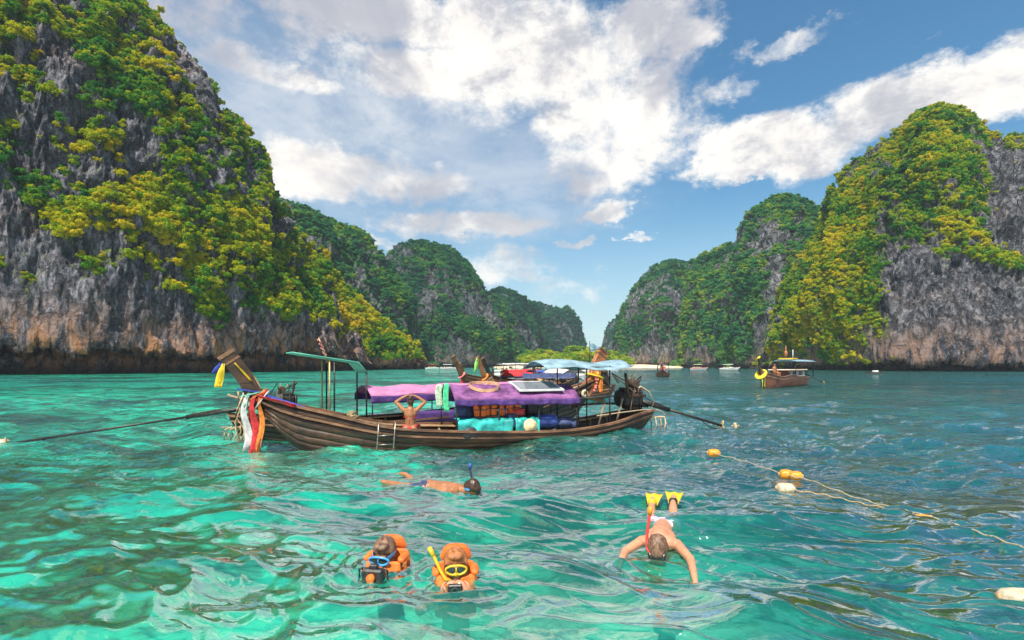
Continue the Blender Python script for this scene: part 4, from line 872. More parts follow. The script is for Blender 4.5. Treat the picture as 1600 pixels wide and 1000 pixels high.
def vest_flat(name, label, x, y, z, rz, group=None, tilt=0):
    t = thing(name, label, 'life jacket', mb.matrix_basis @ Vector((x, y, z)) if False else (Matrix.Translation(mb.location) @ Matrix.Rotation(mb.rotation_euler.z, 4, 'Z')) @ Vector((x, y, z)), mb.rotation_euler.z + rz, group)
    for s_ in (-1, 1):
        MB().box((s_ * .085, 0, -.13), (.145, .07, .36), rot=(tilt, s_ * .10, 0), bevel=.03).box((s_ * .10, 0, .10), (.10, .07, .18), rot=(0, -s_ * .25, 0), bevel=.03).build('front_panel', M['vest'], t)
        for zz in (-.22, -.05): MB().box((s_ * .085, .042, zz), (.15, .012, .025)).build('strap', M['strap'], t)
    MB().tube([(-.09, 0, .18), (0, -.02, .24), (.09, 0, .18)], .035, 8).build('collar', M['vest'], t); return t
for k, (x, lb) in enumerate([(4.86, 'leftmost orange life jacket hanging from the canopy frame'), (4.60, 'second orange life jacket hanging under the canopy'), (4.22, 'third orange life jacket hanging near the bucket'), (3.98, 'orange life jacket hanging above the red box')]):
    vest_flat('life_jacket', lb, x, .45, .86 + .02 * (k % 2), .15 * (k - 1), 'life jackets hanging under the purple canopy')
# towels on the canopy corner
rows = [[(5.66 + .13 * u + .02 * math.sin(v * 4), .60 - .06 * v, 1.42 - .62 * v + .06 * (1 - v) * math.sin(u * 3)) for u in np.linspace(0, 1, 7)] for v in np.linspace(0, 1, 12)]
o = sheet('towel', rows, M['towel'], None, .015); on_boat(o, mb); tag(o, 'bright green towel hanging from the bow corner of the purple canopy', 'towel')
rows = [[(5.80 + .16 * u + .02 * math.sin(v * 5), .52 - .06 * v, 1.40 - .48 * v + .05 * (1 - v) * math.sin(u * 3)) for u in np.linspace(0, 1, 7)] for v in np.linspace(0, 1, 12)]
o = sheet('towel', rows, M['towel_pale'], None, .015); on_boat(o, mb); tag(o, 'pale towel hanging behind the bright green one', 'towel')
# boarding ladder hooked over the side
lad = thing('boarding_ladder', 'steel boarding ladder hooked over the near side of the big boat', 'ladder', (0, 0, 0)); on_boat(lad, mb)
xa = loc(mb, px2(591, 663, 11.4)).x; xb = loc(mb, px2(618, 663, 11.4)).x; tl = mh.at_x((xa + xb) / 2); gy = mh.pt(tl, 1).y + .07; gz = mh.pt(tl, 1).z
for x in (xa, xb): MB().tube([(x, gy - .22, gz + .02), (x, gy - .15, gz + .12), (x, gy, gz + .1), (x + .03, gy + .03, gz - .3), (x + .07, gy + .08, -.22)], .016, 7).build('rail', M['metal'], lad)
for k in range(4): z = gz - .16 - k * .20; MB().tube([(xa + .03, gy + .03, z), (xb + .03, gy + .03, z)], .012, 6).build('rung', M['metal'], lad)

# ---- the boat moored behind it, pointing the other way
b2, h2, cp2 = longtail('longtail_boat', 'dark wooden boat moored behind the big one its long tail shaft reaching left', 10, .95, (2.15, 18.1, 0), (-6.75, 12.75, 0), 'hull_black', prow=(1.40, 2.42), prow_m='orangewood', zs=.66, zm=.36, zb=1.35, over=1.15, detail=2, prow_t=.42, prow_w=.2)
canopy(b2, 3.0, 8.2, .85, 1.07, .24, 'pink', 'violet', drop=.19, z1=1.14, npost=4)
rows = [[(x, -.98, z) for x in np.linspace(3.9, 6.2, 20)] for z in np.linspace(.62, .30, 4)]
sheet('side_curtain', rows, M['violet'], b2, .01)
rows = [[(x, y, 2.20 - (x - 1.2) * .15 - .25 * max(0, x - 2.75) / .25 * (x > 2.75)) for x in (1.1, 1.5, 2.0, 2.5, 2.75, 2.87, 3.0)] for y in np.linspace(-.55, .55, 6)]
sheet('stern_awning', rows, M['mint'], b2, .03)
for (x, z) in ((2.02, 2.02), (2.14, 2.0), (2.98, 1.70)):
    for y in (-.5, .5): MB().tube([(x, y, .3), (x, y, z)], .022, 6).build('awning_pole', M['iron' if x != 2.02 else 'brass'], b2)
MB().tube([(2.05, -.1, 1.95), (1.95, -.1, 2.3), (1.82, -.1, 2.62)], [.03, .02, .012], 6).build('lamp_staff', M['brass'], b2)
bb = MB()
for k in range(16): bb.ball((2.03 - .013 * k + .03 * math.sin(k * 2.), -.1 + .03 * math.cos(k * 2.), 2.02 + .036 * k), .026, None, 6, 4)
bb.build('staff_garland', M['pinkcloth'], b2)
engine(b2, 1.0, .82, loc(b2, px2(10, 694, 11.75)), None, 1.0)
MB().tube([loc(b2, px2(355, 617, 12.3)), loc(b2, px2(385, 626, 12.5)), (1.0, 0, .95)], .03, 7).build('tiller', M['greywood'], b2)
for k in range(7):
    a = k * .55; q0 = loc(b2, px2(350 + 5 * k, 688, 12.3)); q1 = loc(b2, px2(344 + 8 * k, 668 + 4 * math.sin(k), 12.3)); q2 = loc(b2, px2(356 + 6 * k, 672, 12.35))
    MB().tube([q0, (q0 + q1) / 2 + Vector((.05, 0, .02)), q1, q2 + Vector((0, 0, .08)), q2], .018, 6).build('rope_loop', M['hose' if k % 2 else 'ropetan'], b2)
for (a, b_, c_, d_) in (((372, 612), (374, 640), (368, 660), (374, 690)), ((384, 606), (368, 650), (382, 670), (382, 690))):
    MB().tube([loc(b2, px2(*p, 12.1)) for p in (a, b_, c_, d_)], .024, 6).build('hose', M['hose'], b2)
# its orange prow with garlands and a ring fender
wrap(b2, 'prow_wrap', 'yellowcloth', cp2[5], .27, .17, cp2[6] - cp2[4], .22, .05)
garland(b2, 'prow_garland', 'orangecloth', cp2[4] + Vector((0, 0, -.02)), (.20, .30), 20, .05); garland(b2, 'prow_garland', 'yellowcloth', cp2[5], (.19, .26), 20, .045); garland(b2, 'prow_garland', 'pinkcloth', cp2[3] + Vector((.05, 0, 0)), (.20, .34), 20, .045)
ribbon(b2, 'prow_ribbon', 'orangecloth', [cp2[4] + Vector((.15, -.22, -.06 * i)) for i in range(9)], .16, (1, 0, 0), .3)
MB().lathe(cp2[1] + Vector((-.25, -.26, -.12)), [(.06, -.04), (.13, -.04), (.15, 0), (.13, .04), (.06, .04), (.05, 0), (.06, -.04)], 18, rot=(1.57, 0, 0)).build('ring_fender', M['floatwhite'], b2)
b2.location.z = 0.0
# ---- boats lying further back
def small_longtail(label, bow, stern, hull, prow, pm, extra, B=.85, det=1, group=None, zb=1.15, **kw):
    r, h, cp = longtail('longtail_boat', label, 9, B, bow, stern, hull, detail=det, prow=prow, prow_m=pm, zb=zb, **kw); extra(r, h, cp); return r, h, cp
def ex3(r, h, cp):
    canopy(r, 2.5, 6.0, .75, 1.0, .3, 'redcloth', 'navy', drop=.15, npost=3)
    ribbon(r, 'prow_ribbon', 'redcloth', [cp[2] + Vector((.18, .1, -.11 * i)) for i in range(9)], .22, (1, 0, 0), .3); engine(r, .3, .6, (-3, 0, -.1), None, 1., 1)
    wrap(r, 'prow_wrap', 'pinkcloth', cp[3], .24, .13, cp[4] - cp[2], .2, .05)
small_longtail('brown boat with a plain raked prow, leftmost of the boats lying behind', px2(733, 612, 37) * Vector((1, 1, 0)), (3.6, 44.5, 0), 'hull_brown', (1.55, 2.5), 'hull_brown', ex3)
def ex4(r, h, cp):
    canopy(r, 2.3, 3.8, .75, 1.05, .3, 'navy', 'violet', drop=.15, npost=3)
    for k, m_ in enumerate(['orangecloth', 'pinkcloth', 'redcloth']): ribbon(r, 'prow_ribbon', m_, [cp[2] + Vector((.14 - .12 * k, .12, .1 - .10 * i)) for i in range(9)], .2, (1, 0, 0), .3, seed=k)
    ribbon(r, 'prow_ribbon', 'limecloth', [cp[-2] + Vector((.2 + .03 * i, .1, .1 - .12 * i)) for i in range(8)], .26, (1, 0, 0), .3)
    wrap(r, 'prow_wrap', 'orangecloth', cp[3], .24, .13, cp[4] - cp[2], .2, .05); engine(r, .3, .6, (-3, 0, -.1), None, 1., 1)
small_longtail('brown boat with lime and pink ribbons on its prow behind the purple canopy', px2(768, 612, 33) * Vector((1, 1, 0)), (4.2, 41.0, 0), 'hull_brown', (1.5, 2.35), 'orangewood', ex4)
def ex4b(r, h, cp):
    canopy(r, 2.0, 6.5, .75, 1.1, .35, 'bluebag', 'navy', drop=.2, npost=3); engine(r, .3, .6, (-3, 0, -.1), None, 1., 1)
small_longtail('boat with a black prow and blue cover behind the ribboned prow', px2(775, 606, 42) * Vector((1, 1, 0)), (6.2, 49.5, 0), 'hull_black', (1.5, 2.45), 'hull_black', ex4b)
def ex4c(r, h, cp):
    canopy(r, 2.0, 6.5, .75, 1.1, .35, 'redcloth', 'white', drop=.12, npost=3)
small_longtail('low boat with a short prow wrapped in cloth between the two leftmost prows', px2(735, 604, 47) * Vector((1, 1, 0)), (4.0, 54.5, 0), 'hull_brown', (1.3, 2.0), 'hull_brown', ex4c)
def exA(r, h, cp):
    engine(r, .5, .85, (-2.6, .6, .1), (2.2, .3, 1.1), 1.45, 1)
    canopy(r, 4.2, 7.6, .8, 1.35, .3, 'whitecloth', None, npost=3)
ba, ha, cpa = small_longtail('brown boat showing its stern and black engine beyond the orange prow', (2.0, 38.5, 0), (5.35, 28.6, 0), 'hull_brown', (1.3, 2.15), 'hull_black', exA, B=1.0, zs=.8)
def lay2(name, label, cat, mat, mbd, root):
    o = mbd.build(name, M[mat]); on_boat(o, root); return tag(o, label, cat)
lay2('jerry_can', 'yellow jerry can on the deck beyond the solar panel', 'can', 'yellow', MB().box((0, 0, 0), (.55, .4, .6), bevel=.06).tube([(0, 0, .3), (0, 0, .38)], .08, 8), thing('tmp', 'x', 'y'))
o = C.objects['jerry_can']; bpy.data.objects.remove(C.objects['tmp']); o.location = px2(856, 597, 27); o.rotation_euler = (0, 0, .4)
# the near grey-decked bow that the yellow can stands on
def exN(r, h, cp): canopy(r, 1.6, 4.4, .8, 1.2, .25, 'navy', None, npost=3)
bn, hn, cpn = small_longtail('low boat with a bleached deck lying under the yellow can', px2(790, 622, 28) * Vector((1, 1, 0)), (5.0, 27.4, 0), 'hull_brown', (.9, 1.15), 'hull_brown', exN, zb=.9)
bpy.data.objects['jerry_can'].location = (Matrix.Translation(bn.location) @ Matrix.Rotation(bn.rotation_euler.z, 4, 'Z')) @ Vector((3.3, .35, .75))

# right: moored boat with a red-brown cabin
b5, h5, cp5 = longtail('longtail_boat', 'red brown boat with a cabin and blue awning, moored alone at the right', 9, 1.15, wl(1192, 606) , wl(1256, 600.5), 'hull_red', prow=(.9, 2.5), prow_m='hull_black', cap_m='yellowcloth', zs=.75, zm=.75, zb=1.5, over=.8, detail=1, rail_m='greywood')
L5 = b5['x_len']
MB().box((L5 * .42, 0, 1.0), (L5 * .42, 1.5, .8), bevel=.03).build('cabin', M['hull_red'], b5); MB().box((L5 * .42, 0, 1.45), (L5 * .48, 1.75, .1), bevel=.03).build('cabin_roof', M['cream'], b5)
for k in range(5):
    for s_ in (-1, 1):
        f = MB().box((L5 * (.26 + .08 * k), s_ * .755, 1.12), (L5 * .05, .03, .36)).build('window', M['lens'] if k % 2 else M['skyblue'], b5); MB().box((L5 * (.26 + .08 * k), s_ * .77, .91), (L5 * .06, .05, .05)).build('sill', M['cream'], f)
rows = [[(x, y, 2.2 + .18 * (1 - abs(y / 1.0) ** 2)) for x in np.linspace(-.3, L5 * .52, 10)] for y in np.linspace(-1, 1, 7)]
sheet('awning', rows, M['skyblue'], b5, .03); MB().box((L5 * .42, 0, 2.46), (1.4, 1.2, .1)).build('roof_board', M['yellowcloth'], b5)
for x in (.1, L5 * .5):
    for y in (-.85, .85): MB().tube([(x, y, .8), (x, y, 2.2)], .04, 6).build('awning_post', M['iron'], b5)
MB().tube([(L5 * .3, 0, 2.4), (L5 * .3, 0, 3.3)], .03, 5).build('aerial', M['white'], b5); MB().tube([(L5 * .48, 0, 2.45), (L5 * .48, 0, 3.6)], .05, 5).ball((L5 * .48, 0, 2.9), (.16, .16, .28), None, 8, 6).build('mast', M['orangewood'], b5)
engine(b5, .2, 1.0, (-3.6, .8, .1), None, 1.1, 1)
wrap(b5, 'prow_wrap', 'yellowcloth', cp5[1], .4, .25, cp5[2] - cp5[0], .4, .08); garland(b5, 'prow_garland', 'greencloth', cp5[0], (.2, .34), 20, .07)
ribbon(b5, 'prow_ribbon', 'limecloth', [cp5[1] + Vector((.25, .2, -.14 * i)) for i in range(9)], .26, (1, .3, 0), .3); ribbon(b5, 'prow_ribbon', 'yellowcloth', [cp5[1] + Vector((.0, .3, -.13 * i)) for i in range(9)], .22, (1, .3, 0), .3, seed=2)
# small boats near the far shore
def ex6(r, h, cp): canopy(r, 1.2, 5.0, .9, 1.7, .2, 'white', None, npost=3, pr=.03); engine(r, .3, .8, (-2, 0, -.1), None, 1.3, 1)
b6, h6, cp6 = small_longtail('boat carrying people seen end on in the open water below the beach', (22.9, 78, 0), (25.4, 86, 0), 'hull_brown', (1.1, 2.2), 'hull_black', ex6, B=1.15)
def speedboat(label, x, y, rz, s=1., top='white', stripe='white', group=None):
    t = thing('motor_boat', label, 'boat', (x, y, 0), rz, group, s)
    h = Hull(6.5, 1.15, .7, .75, 1.05, .9); V = [[h.pt(t_, 1 - i / 5, -1) for i in range(5)] + [h.pt(t_, 0)] + [h.pt(t_, (i + 1) / 5) for i in range(5)] for t_ in np.linspace(0, 1, 16)]
    grid_mesh('hull', np.array([[tuple(p) for p in r] for r in V]), M['white'], t)
    V = [[tuple(h.pt(t_, .97, s_)) for s_ in (-1, 0, 1)] for t_ in np.linspace(0.02, 1, 12)]; sheet('deck', V, M['cream'], t, .03)
    for s_ in (-1, 1): MB().tube(h.rail(.02, .98, s_, 10, .02, -.12), 1, flat=(.05, .16)).build('stripe', M[stripe], t)
    canopy(t, 1.0, 4.6, .95, 2.0, .12, top, None, npost=3, pr=.035, floor=.7)
    MB().box((4.4, 0, 1.25), (.06, 1.4, .5), rot=(0, -.5, 0)).build('windscreen', M['lens'], t); MB().box((-.35, 0, .7), (.4, .35, .8), bevel=.08).build('outboard_motor', M['blackplastic'], t)
    for k in range(3): MB().box((1.5 + k, 0, .95), (.4, 1.5, .3), bevel=.05).build('seat', M['cream'], t)
    return t
sb = [('white motor boat with a pale canopy, leftmost in the row off the beach', 806, 74, .2, 'white', 'white'), ('white motor boat with a red stripe in the row behind the ribboned prows', 826, 66, -.3, 'whitecloth', 'red'), ('motor boat with a blue stripe behind the black prow', 846, 80, .4, 'white', 'bluebag'),
      ('pale motor boat with a cream canopy above the solar panel', 868, 60, .1, 'cream', 'white'), ('white motor boat below the blue awning', 888, 70, -.2, 'white', 'bluebag'), ('motor boat with a sky blue canopy right of the awning pole', 905, 92, .3, 'skyblue', 'white'),
      ('red and white motor boat drawn up at the sand beyond the black engine', 948, 150, .1, 'redcloth', 'red'), ('white motor boat far off just left of the ribboned prows', 792, 120, .5, 'white', 'white'), ('tiny pale boat by the foot of the right cliffs, left one of two', 1091, 190, .2, 'cream', 'red'),
      ('tiny white boat by the foot of the right cliffs, right one of two', 1137, 190, -.1, 'white', 'white'), ('tiny pale boat far off below the domed centre cliff', 700, 210, 0.1, 'white', 'white'), ('tiny boat with a red canopy far off left of the leftmost prow', 676, 215, 0.4, 'redcloth', 'white'), ('white motor boat in front of the grove trees', 925, 120, .4, 'white', 'white')]
for (lb, px, d, rz, tp, st) in sb: speedboat(lb, (px - 800) / 800 * d - 3, d, rz, 1.0, tp, st)
rf = thing('raft', 'low dark raft lying close under the right cliff', 'raft', px2(1366, 572, 112) * Vector((1, 1, 0)), .2)
MB().box((0, 0, .12), (3.2, 1.6, .3), bevel=.05).build('deck', M['hull_dark'], rf); MB().box((.3, 0, .45), (1.0, .8, .4), bevel=.1).build('box', M['white'], rf)

# ------------------------------------------------------------------ floats and their lines
def buoy(name, label, p, r, ln, mat, rz, group=None, rope=True, tilt=0.):
    t = thing(name, label, 'buoy', (p.x, p.y, p.z), rz, group)
    MB().lathe((0, 0, 0), [(.02, -ln), (r * .55, -ln * .97), (r * .9, -ln * .75), (r, -ln * .3), (r, ln * .3), (r * .9, ln * .75), (r * .55, ln * .97), (.02, ln)], 18, rot=(0, 1.57 + tilt, 0)).build('float', M[mat], t)
    for s_ in (-1, 1): MB().lathe((s_ * ln * .98, 0, 0), [(.012, -.02), (.03, -.02), (.03, .02), (.012, .02)], 10, rot=(0, 1.57, 0)).build('end_collar', M['ropetan'], t)
    return t
buoy('buoy', 'single orange buoy floating furthest out of the line of buoys', wl(1115, 710) + Vector((0, 0, .03)), .085, .12, 'orange', -.2)
buoy('buoy', 'left one of two orange buoys floating end to end', wl(1228, 744) + Vector((0, 0, .03)), .085, .10, 'orange', -.3)
buoy('buoy', 'right one of two orange buoys floating end to end', wl(1243, 746) + Vector((0, 0, .03)), .075, .10, 'orange', -.3)
buoy('buoy', 'pale weathered buoy floating just below the orange pair', wl(1227, 766) + Vector((0, 0, .03)), .08, .125, 'floatwhite', -.2)
buoy('buoy', 'small orange buoy half sunk on the rope at the right', wl(1441, 808), .035, .09, 'orange', -.2)
buoy('buoy', 'large pale ribbed buoy cut off by the right edge of the photo', wl(1594, 944) + Vector((0, 0, .05)), .075, .15, 'floatwhite', -.15)
buoy('buoy', 'round pale buoy at the left edge beside the propeller', wl(2, 698) + Vector((0, 0, .05)), .13, .16, 'floatwhite', .1)
buoy('buoy', 'small pale float upright in the water right of the long propeller shaft', wl(1149, 668) + Vector((0, 0, .05)), .05, .1, 'floatwhite', .1, tilt=1.3)
def rope(label, pts, r, mat='rope'):
    P = np.array([tuple(p) for p in pts]); tt_ = np.linspace(0, 1, len(P)); tab = np.concatenate([tt_[:, None], P], 1); Q = curve_pts(tab, np.linspace(0, 1, len(P) * 10))
    Q[:, 2] += -.002 + .010 * np.sin(np.arange(len(Q)) * 1.1)
    return tag(MB().tube([tuple(q) for q in Q], r, 6).build('floating_rope', M[mat]), label, 'rope')
rope('long pale rope floating from the orange buoys to the right edge', [wl(x, y) + Vector((0, 0, .03)) for x, y in ((1115, 711), (1160, 722), (1226, 744), (1262, 752), (1330, 778), (1400, 798), (1441, 808), (1500, 826), (1560, 846), (1640, 876))], .009)
rope('tan rope trailing from the pale weathered buoy', [wl(x, y) + Vector((0, 0, .025)) for x, y in ((1234, 767), (1290, 776), (1350, 790), (1420, 803))], .008, 'ropetan')

# ------------------------------------------------------------------ people
def capsule(b, p0, p1, r0, r1, n=14):
    p0, p1 = Vector(p0), Vector(p1); ax = p1 - p0; L = ax.length; ax.normalize(); pts = []; rs = []
    for k in range(5): a = math.pi / 2 * (1 - k / 4.); pts.append(p0 - ax * r0 * math.sin(a)); rs.append(max(r0 * math.cos(a), .0015))
    for k in range(1, 5): a = math.pi / 2 * k / 4.; pts.append(p1 + ax * r1 * math.sin(a)); rs.append(max(r1 * math.cos(a), .0015))
    b.tube(pts, rs, n, up=(.3, .9, .31))
def limb(b, pts, rs):
    for i in range(len(pts) - 1): capsule(b, pts[i], pts[i + 1], rs[i], rs[i + 1])
def hand(b, wrist, direction, normal, curl=.5, s=1.0, side=1):
    """palm, four unequal bent fingers and a thumb from the side of the palm"""
    wr = Vector(wrist); d = Vector(direction).normalized(); n = Vector(normal); n = (n - d * n.dot(d)).normalized(); x = d.cross(n) * side
    pc = wr + d * .05 * s; q = Matrix((x, d, n)).transposed()
    b.ball(pc, (.038 * s, .052 * s, .016 * s), q.to_euler(), 12, 8)
    for k, (o_, ln) in enumerate(((-.028, .062), (-.010, .074), (.009, .070), (.027, .055))):
        a = wr + d * .088 * s + x * o_ * s; c1_ = curl * .55; d1 = d * math.cos(c1_) + n * math.sin(c1_); d2 = d * math.cos(c1_ * 2.4) + n * math.sin(c1_ * 2.4)
        m_ = a + d1 * ln * .5 * s; e = m_ + d2 * ln * .5 * s; capsule(b, a, m_, .0088 * s, .0080 * s, 8); capsule(b, m_, e, .0080 * s, .0068 * s, 8)
    a = wr + d * .03 * s - x * .032 * s; m_ = a + (d * .6 - x * .7 + n * .3).normalized() * .034 * s; e = m_ + (d * .85 - x * .2 + n * .45).normalized() * .03 * s
    capsule(b, a, m_, .0115 * s, .010 * s, 8); capsule(b, m_, e, .010 * s, .0075 * s, 8)
def head(b, c, rot, s=1.0):
    """face looks along local -Y"""
    c = Vector(c); Q = Euler(rot).to_matrix()
    def e(p, r, rr=(0, 0, 0)): b.ball(c + Q @ (Vector(p) * s), tuple(v * s for v in r), (Q @ Euler(rr).to_matrix()).to_euler(), 16, 10)
    e((0, .012, .03), (.076, .094, .088)); e((0, -.018, -.035), (.062, .072, .078)); e((0, -.045, -.085), (.034, .036, .028)); e((0, -.095, -.02), (.012, .02, .026)); e((0, -.088, -.058), (.024, .014, .009))
    e((0, -.088, -.068), (.020, .012, .007)); e((0, -.078, .018), (.052, .018, .012))
    for s_ in (-1, 1): e((s_ * .079, .008, -.01), (.010, .02, .03)); e((s_ * .03, -.079, .002), (.015, .010, .010)); e((s_ * .045, -.058, -.035), (.024, .024, .024))
def finish(b, name, mat, parent, voxel=.0075, sm=4):
    return b.build(name, M[mat], parent, [('REMESH', dict(mode='VOXEL', voxel_size=voxel, use_smooth_shade=True)), ('SMOOTH', dict(factor=.5, iterations=sm))])

# seated woman, seen from behind, hands clasped on her head
seat = px2(641, 675, 11.75); wm = thing('person', 'woman in a red bikini sitting on the boat side with both hands on her head', 'person', (seat.x, seat.y, seat.z), .05)
b = MB()
b.ball((0, 0, .10), (.175, .125, .115)); [b.ball((s_ * .078, -.045, .075), (.098, .105, .095)) for s_ in (-1, 1)]
limb(b, [(0, .01, .14), (0, 0, .27), (0, -.005, .40), (0, .0, .50)], [.125, .108, .120, .095]); b.ball((0, .0, .25), (.122, .088, .10)); b.ball((0, -.005, .42), (.150, .088, .12)); b.ball((0, .0, .5), (.150, .07, .055))
limb(b, [(0, .0, .50), (0, .025, .60)], [.058, .05])
for s_ in (-1, 1):
    limb(b, [(s_ * .08, .02, .09), (s_ * .12, .42, .08), (s_ * .12, .46, -.30), (s_ * .12, .44, -.36)], [.095, .066, .045, .035]); b.ball((s_ * .12, .50, -.38), (.042, .11, .03))
    limb(b, [(s_ * .145, .0, .50), (s_ * .235, .02, .59), (s_ * .335, .04, .68)], [.056, .048, .040]); limb(b, [(s_ * .335, .04, .68), (s_ * .20, .05, .775), (s_ * .075, .055, .835)], [.041, .036, .025])
    hand(b, (s_ * .08, .055, .833), (-s_ * 1, .15, .18), (0, .1, -1), .35, .95, side=s_)
head(b, (0, .05, .715), (-.12, 0, math.pi), .95)
finish(b, 'body', 'skin', wm, .0075)
b = MB(); b.ball((0, .025, .745), (.080, .095, .085)); b.ball((0, -.025, .70), (.070, .06, .075)); b.ball((0, -.055, .775), (.042, .04, .04)); finish(b, 'hair', 'hair', wm, .008)
def band(cz, rx, ry, z0, z1, cy=0., n=28, a0=0, a1=6.2832): return [[(rx * f * math.cos(a), cy + ry * f * math.sin(a), z) for a in np.linspace(a0, a1, n)] for z, f in ((z0, .985), ((z0 + z1) / 2, 1.0), (z1, .985))]
bk = []
for z, wd, yy in ((.045, .12, -.150), (.085, .175, -.150), (.125, .182, -.118), (.150, .182, -.098)):
    bk.append([(wd * math.sin(a), -abs(yy) * math.cos(a) ** .8 * (1.04) if math.cos(a) > 0 else 0, z + .03 * abs(math.sin(a)) ** 2) for a in np.linspace(-1.45, 1.45, 25)])
sheet('bikini_bottom', bk, M['redcloth'], wm, .006)
b = MB(); b.tube([(.153 * math.cos(a), -.008 + .094 * math.sin(a), .345) for a in np.linspace(0, 6.2832, 33)], .006, 6, cap=False); b.tube([(0, -.10, .345), (.0, -.105, .33), (-.005, -.11, .20)], .004, 5); b.tube([(-.008, -.10, .345), (-.012, -.11, .28), (-.012, -.112, .18)], .004, 5); b.tube([(-.05, .05, .46), (-.035, -.05, .545), (0, -.06, .56), (.035, -.05, .545), (.05, .05, .46)], .006, 6); b.build('bikini_strings', M['redcloth'], wm)
b = MB(); [b.ball((s_ * .07, .085, .375), (.07, .055, .06)) for s_ in (-1, 1)]; b.build('bikini_top', M['redcloth'], wm)

def hair_on(b, c, rot, s=1.0):
    c = Vector(c); Q = Euler(rot).to_matrix()
    def e(p, r): b.ball(c + Q @ (Vector(p) * s), tuple(v * s for v in r), rot, 16, 10)
    e((0, .022, .052), (.087, .100, .083)); e((0, .055, .0), (.080, .068, .085)); e((0, -.035, .095), (.062, .052, .03))
    for s_ in (-1, 1): e((s_ * .074, .01, .03), (.018, .05, .05))
def dive_mask(parent, c, rot, frame_m, s=1.0, strap=True, strap_m='strap'):
    """oval two-lens mask in front of the eyes"""
    c = Vector(c); Q = Euler(rot).to_matrix(); T = lambda p: c + Q @ (Vector(p) * s)
    f = MB(); ring = []
    for a in np.linspace(0, 6.2832, 33): x = .088 * math.cos(a); z = .042 * math.sin(a) * (1 - .22 * math.exp(-(x / .018) ** 2) * (1 if math.sin(a) < 0 else .2)); ring.append(T((x, -.112 + 1.6 * x * x, z + .005)))
    f.tube(ring, .0105 * s, 8, cap=False); f.tube([T((0, -.114, .032)), T((0, -.12, -.028))], .006 * s, 6); f.ball(T((0, -.105, -.03)), (.022 * s, .025 * s, .024 * s), rot, 10, 8)
    fo = f.build('dive_mask', M[frame_m], parent)
    for s_ in (-1, 1):
        g = MB(); g.ball(T((s_ * .042, -.106, .006)), (.040 * s, .006 * s, .034 * s), (Q @ Euler((0, 0, s_ * .22)).to_matrix()).to_euler(), 14, 8); g.build('mask_glass', M['lens'], fo)
    if strap: MB().tube([T((.098 * math.cos(a), .012 + .108 * math.sin(a), .012)) for a in np.linspace(-.85, math.pi + .85, 25)], 1, flat=(.004 * s, .026 * s), up=tuple(Q @ Vector((0, 0, 1)))).build('mask_strap', M[strap_m], fo)
    return fo
def snorkel(parent, pts, mat, tip=None, r=.013):
    o = MB().tube(pts, r, 10).build('snorkel', M[mat], parent); a, c = Vector(pts[-2]), Vector(pts[-1]); d = (c - a).normalized()
    MB().tube([c - d * .05, c + d * .03], r * 1.5, 10).build('snorkel_top', M[tip or mat], o); q0 = Vector(pts[0]); MB().ball(q0, (.022, .014, .012), None, 8, 6).build('mouthpiece', M['strap'], o); return o
def vest(parent, Q, collar=.25, lean=0., mat='vest'):
    b = MB(); 
    for s_ in (-1, 1):
        b.box((s_ * .105, -.135, -.02), (.155, .075, .36), rot=(-.1 + lean, 0, s_ * .35), bevel=.025); b.box((s_ * .165, -.03, .165), (.085, .19, .07), rot=(0, s_ * .25, 0), bevel=.025)
    fp = b.build('front_panels', M[mat], parent, [('SUBSURF', dict(levels=1, render_levels=1))])
    b = MB(); b.box((0, .12, .0), (.36, .07, .40), bevel=.03); b.box((0, .12, .18 + collar / 2), (.33, .07, collar), rot=(.10, 0, 0), bevel=.035, taper=.62); b.build('back_panel', M[mat], parent, [('SUBSURF', dict(levels=1, render_levels=1))])
    b = MB(); b.box((0, -.178, .06), (.28, .012, .028)); b.box((0, -.182, -.05), (.30, .012, .028)); b.box((0, -.19, .06), (.05, .016, .042)); b.box((0, -.19, -.05), (.05, .016, .042)); b.build('vest_straps', M['strap'], parent)
# swimmer with yellow mask, facing us, camera held at the mouth
pB = wl(711, 912); sw = thing('person', 'swimmer in an orange life vest with a yellow dive mask and yellow snorkel', 'person', (pB.x, pB.y + .05, -.05), .10)
b = MB(); head(b, (0, -.05, .205), (.08, 0, .05), 1.12); limb(b, [(0, .0, .12), (0, .0, -.05)], [.062, .07]); b.ball((0, .0, -.05), (.185, .10, .09)); limb(b, [(0, 0, -.05), (0, .05, -.35), (0, .12, -.6)], [.13, .125, .14])
for s_ in (-1, 1):
    limb(b, [(s_ * .18, .0, -.05), (s_ * .30, -.12, -.13)], [.055, .045]); limb(b, [(s_ * .30, -.12, -.13), (s_ * .20, -.25, -.03), (s_ * .115, -.285, .055)], [.046, .040, .027])
    hand(b, (s_ * .115, -.285, .055), (-s_ * .62, -.02, .75), (-s_ * .6, .5, -.2), .9, 1.12, side=s_)
    limb(b, [(s_ * .09, .12, -.6), (s_ * .11, .4, -.85), (s_ * .1, .8, -.95)], [.08, .06, .04])
finish(b, 'body', 'skinpale', sw, .0065, 3)
b = MB(); hair_on(b, (0, -.05, .205), (.08, 0, .05), 1.15); [b.ball((s_ * .085, -.03, .15), (.022, .05, .08)) for s_ in (-1, 1)]; finish(b, 'hair', 'hairred', sw, .008, 2)
dive_mask(sw, (0, -.055, .215), (.08, 0, .05), 'yellow', 1.0); vest(sw, None, .17)
snorkel(sw, [(-.04, -.17, .13), (-.085, -.17, .14), (-.135, -.14, .22), (-.185, -.11, .32), (-.21, -.09, .36)], 'yellow', 'yellow', .014)
cm = thing('camera', 'small black camera held to the mouth by the swimmer with the yellow mask', 'camera', sw.matrix_basis @ Vector((0, 0, 0)) if False else (pB.x + .03, pB.y + .05 - .32, .075), .10)
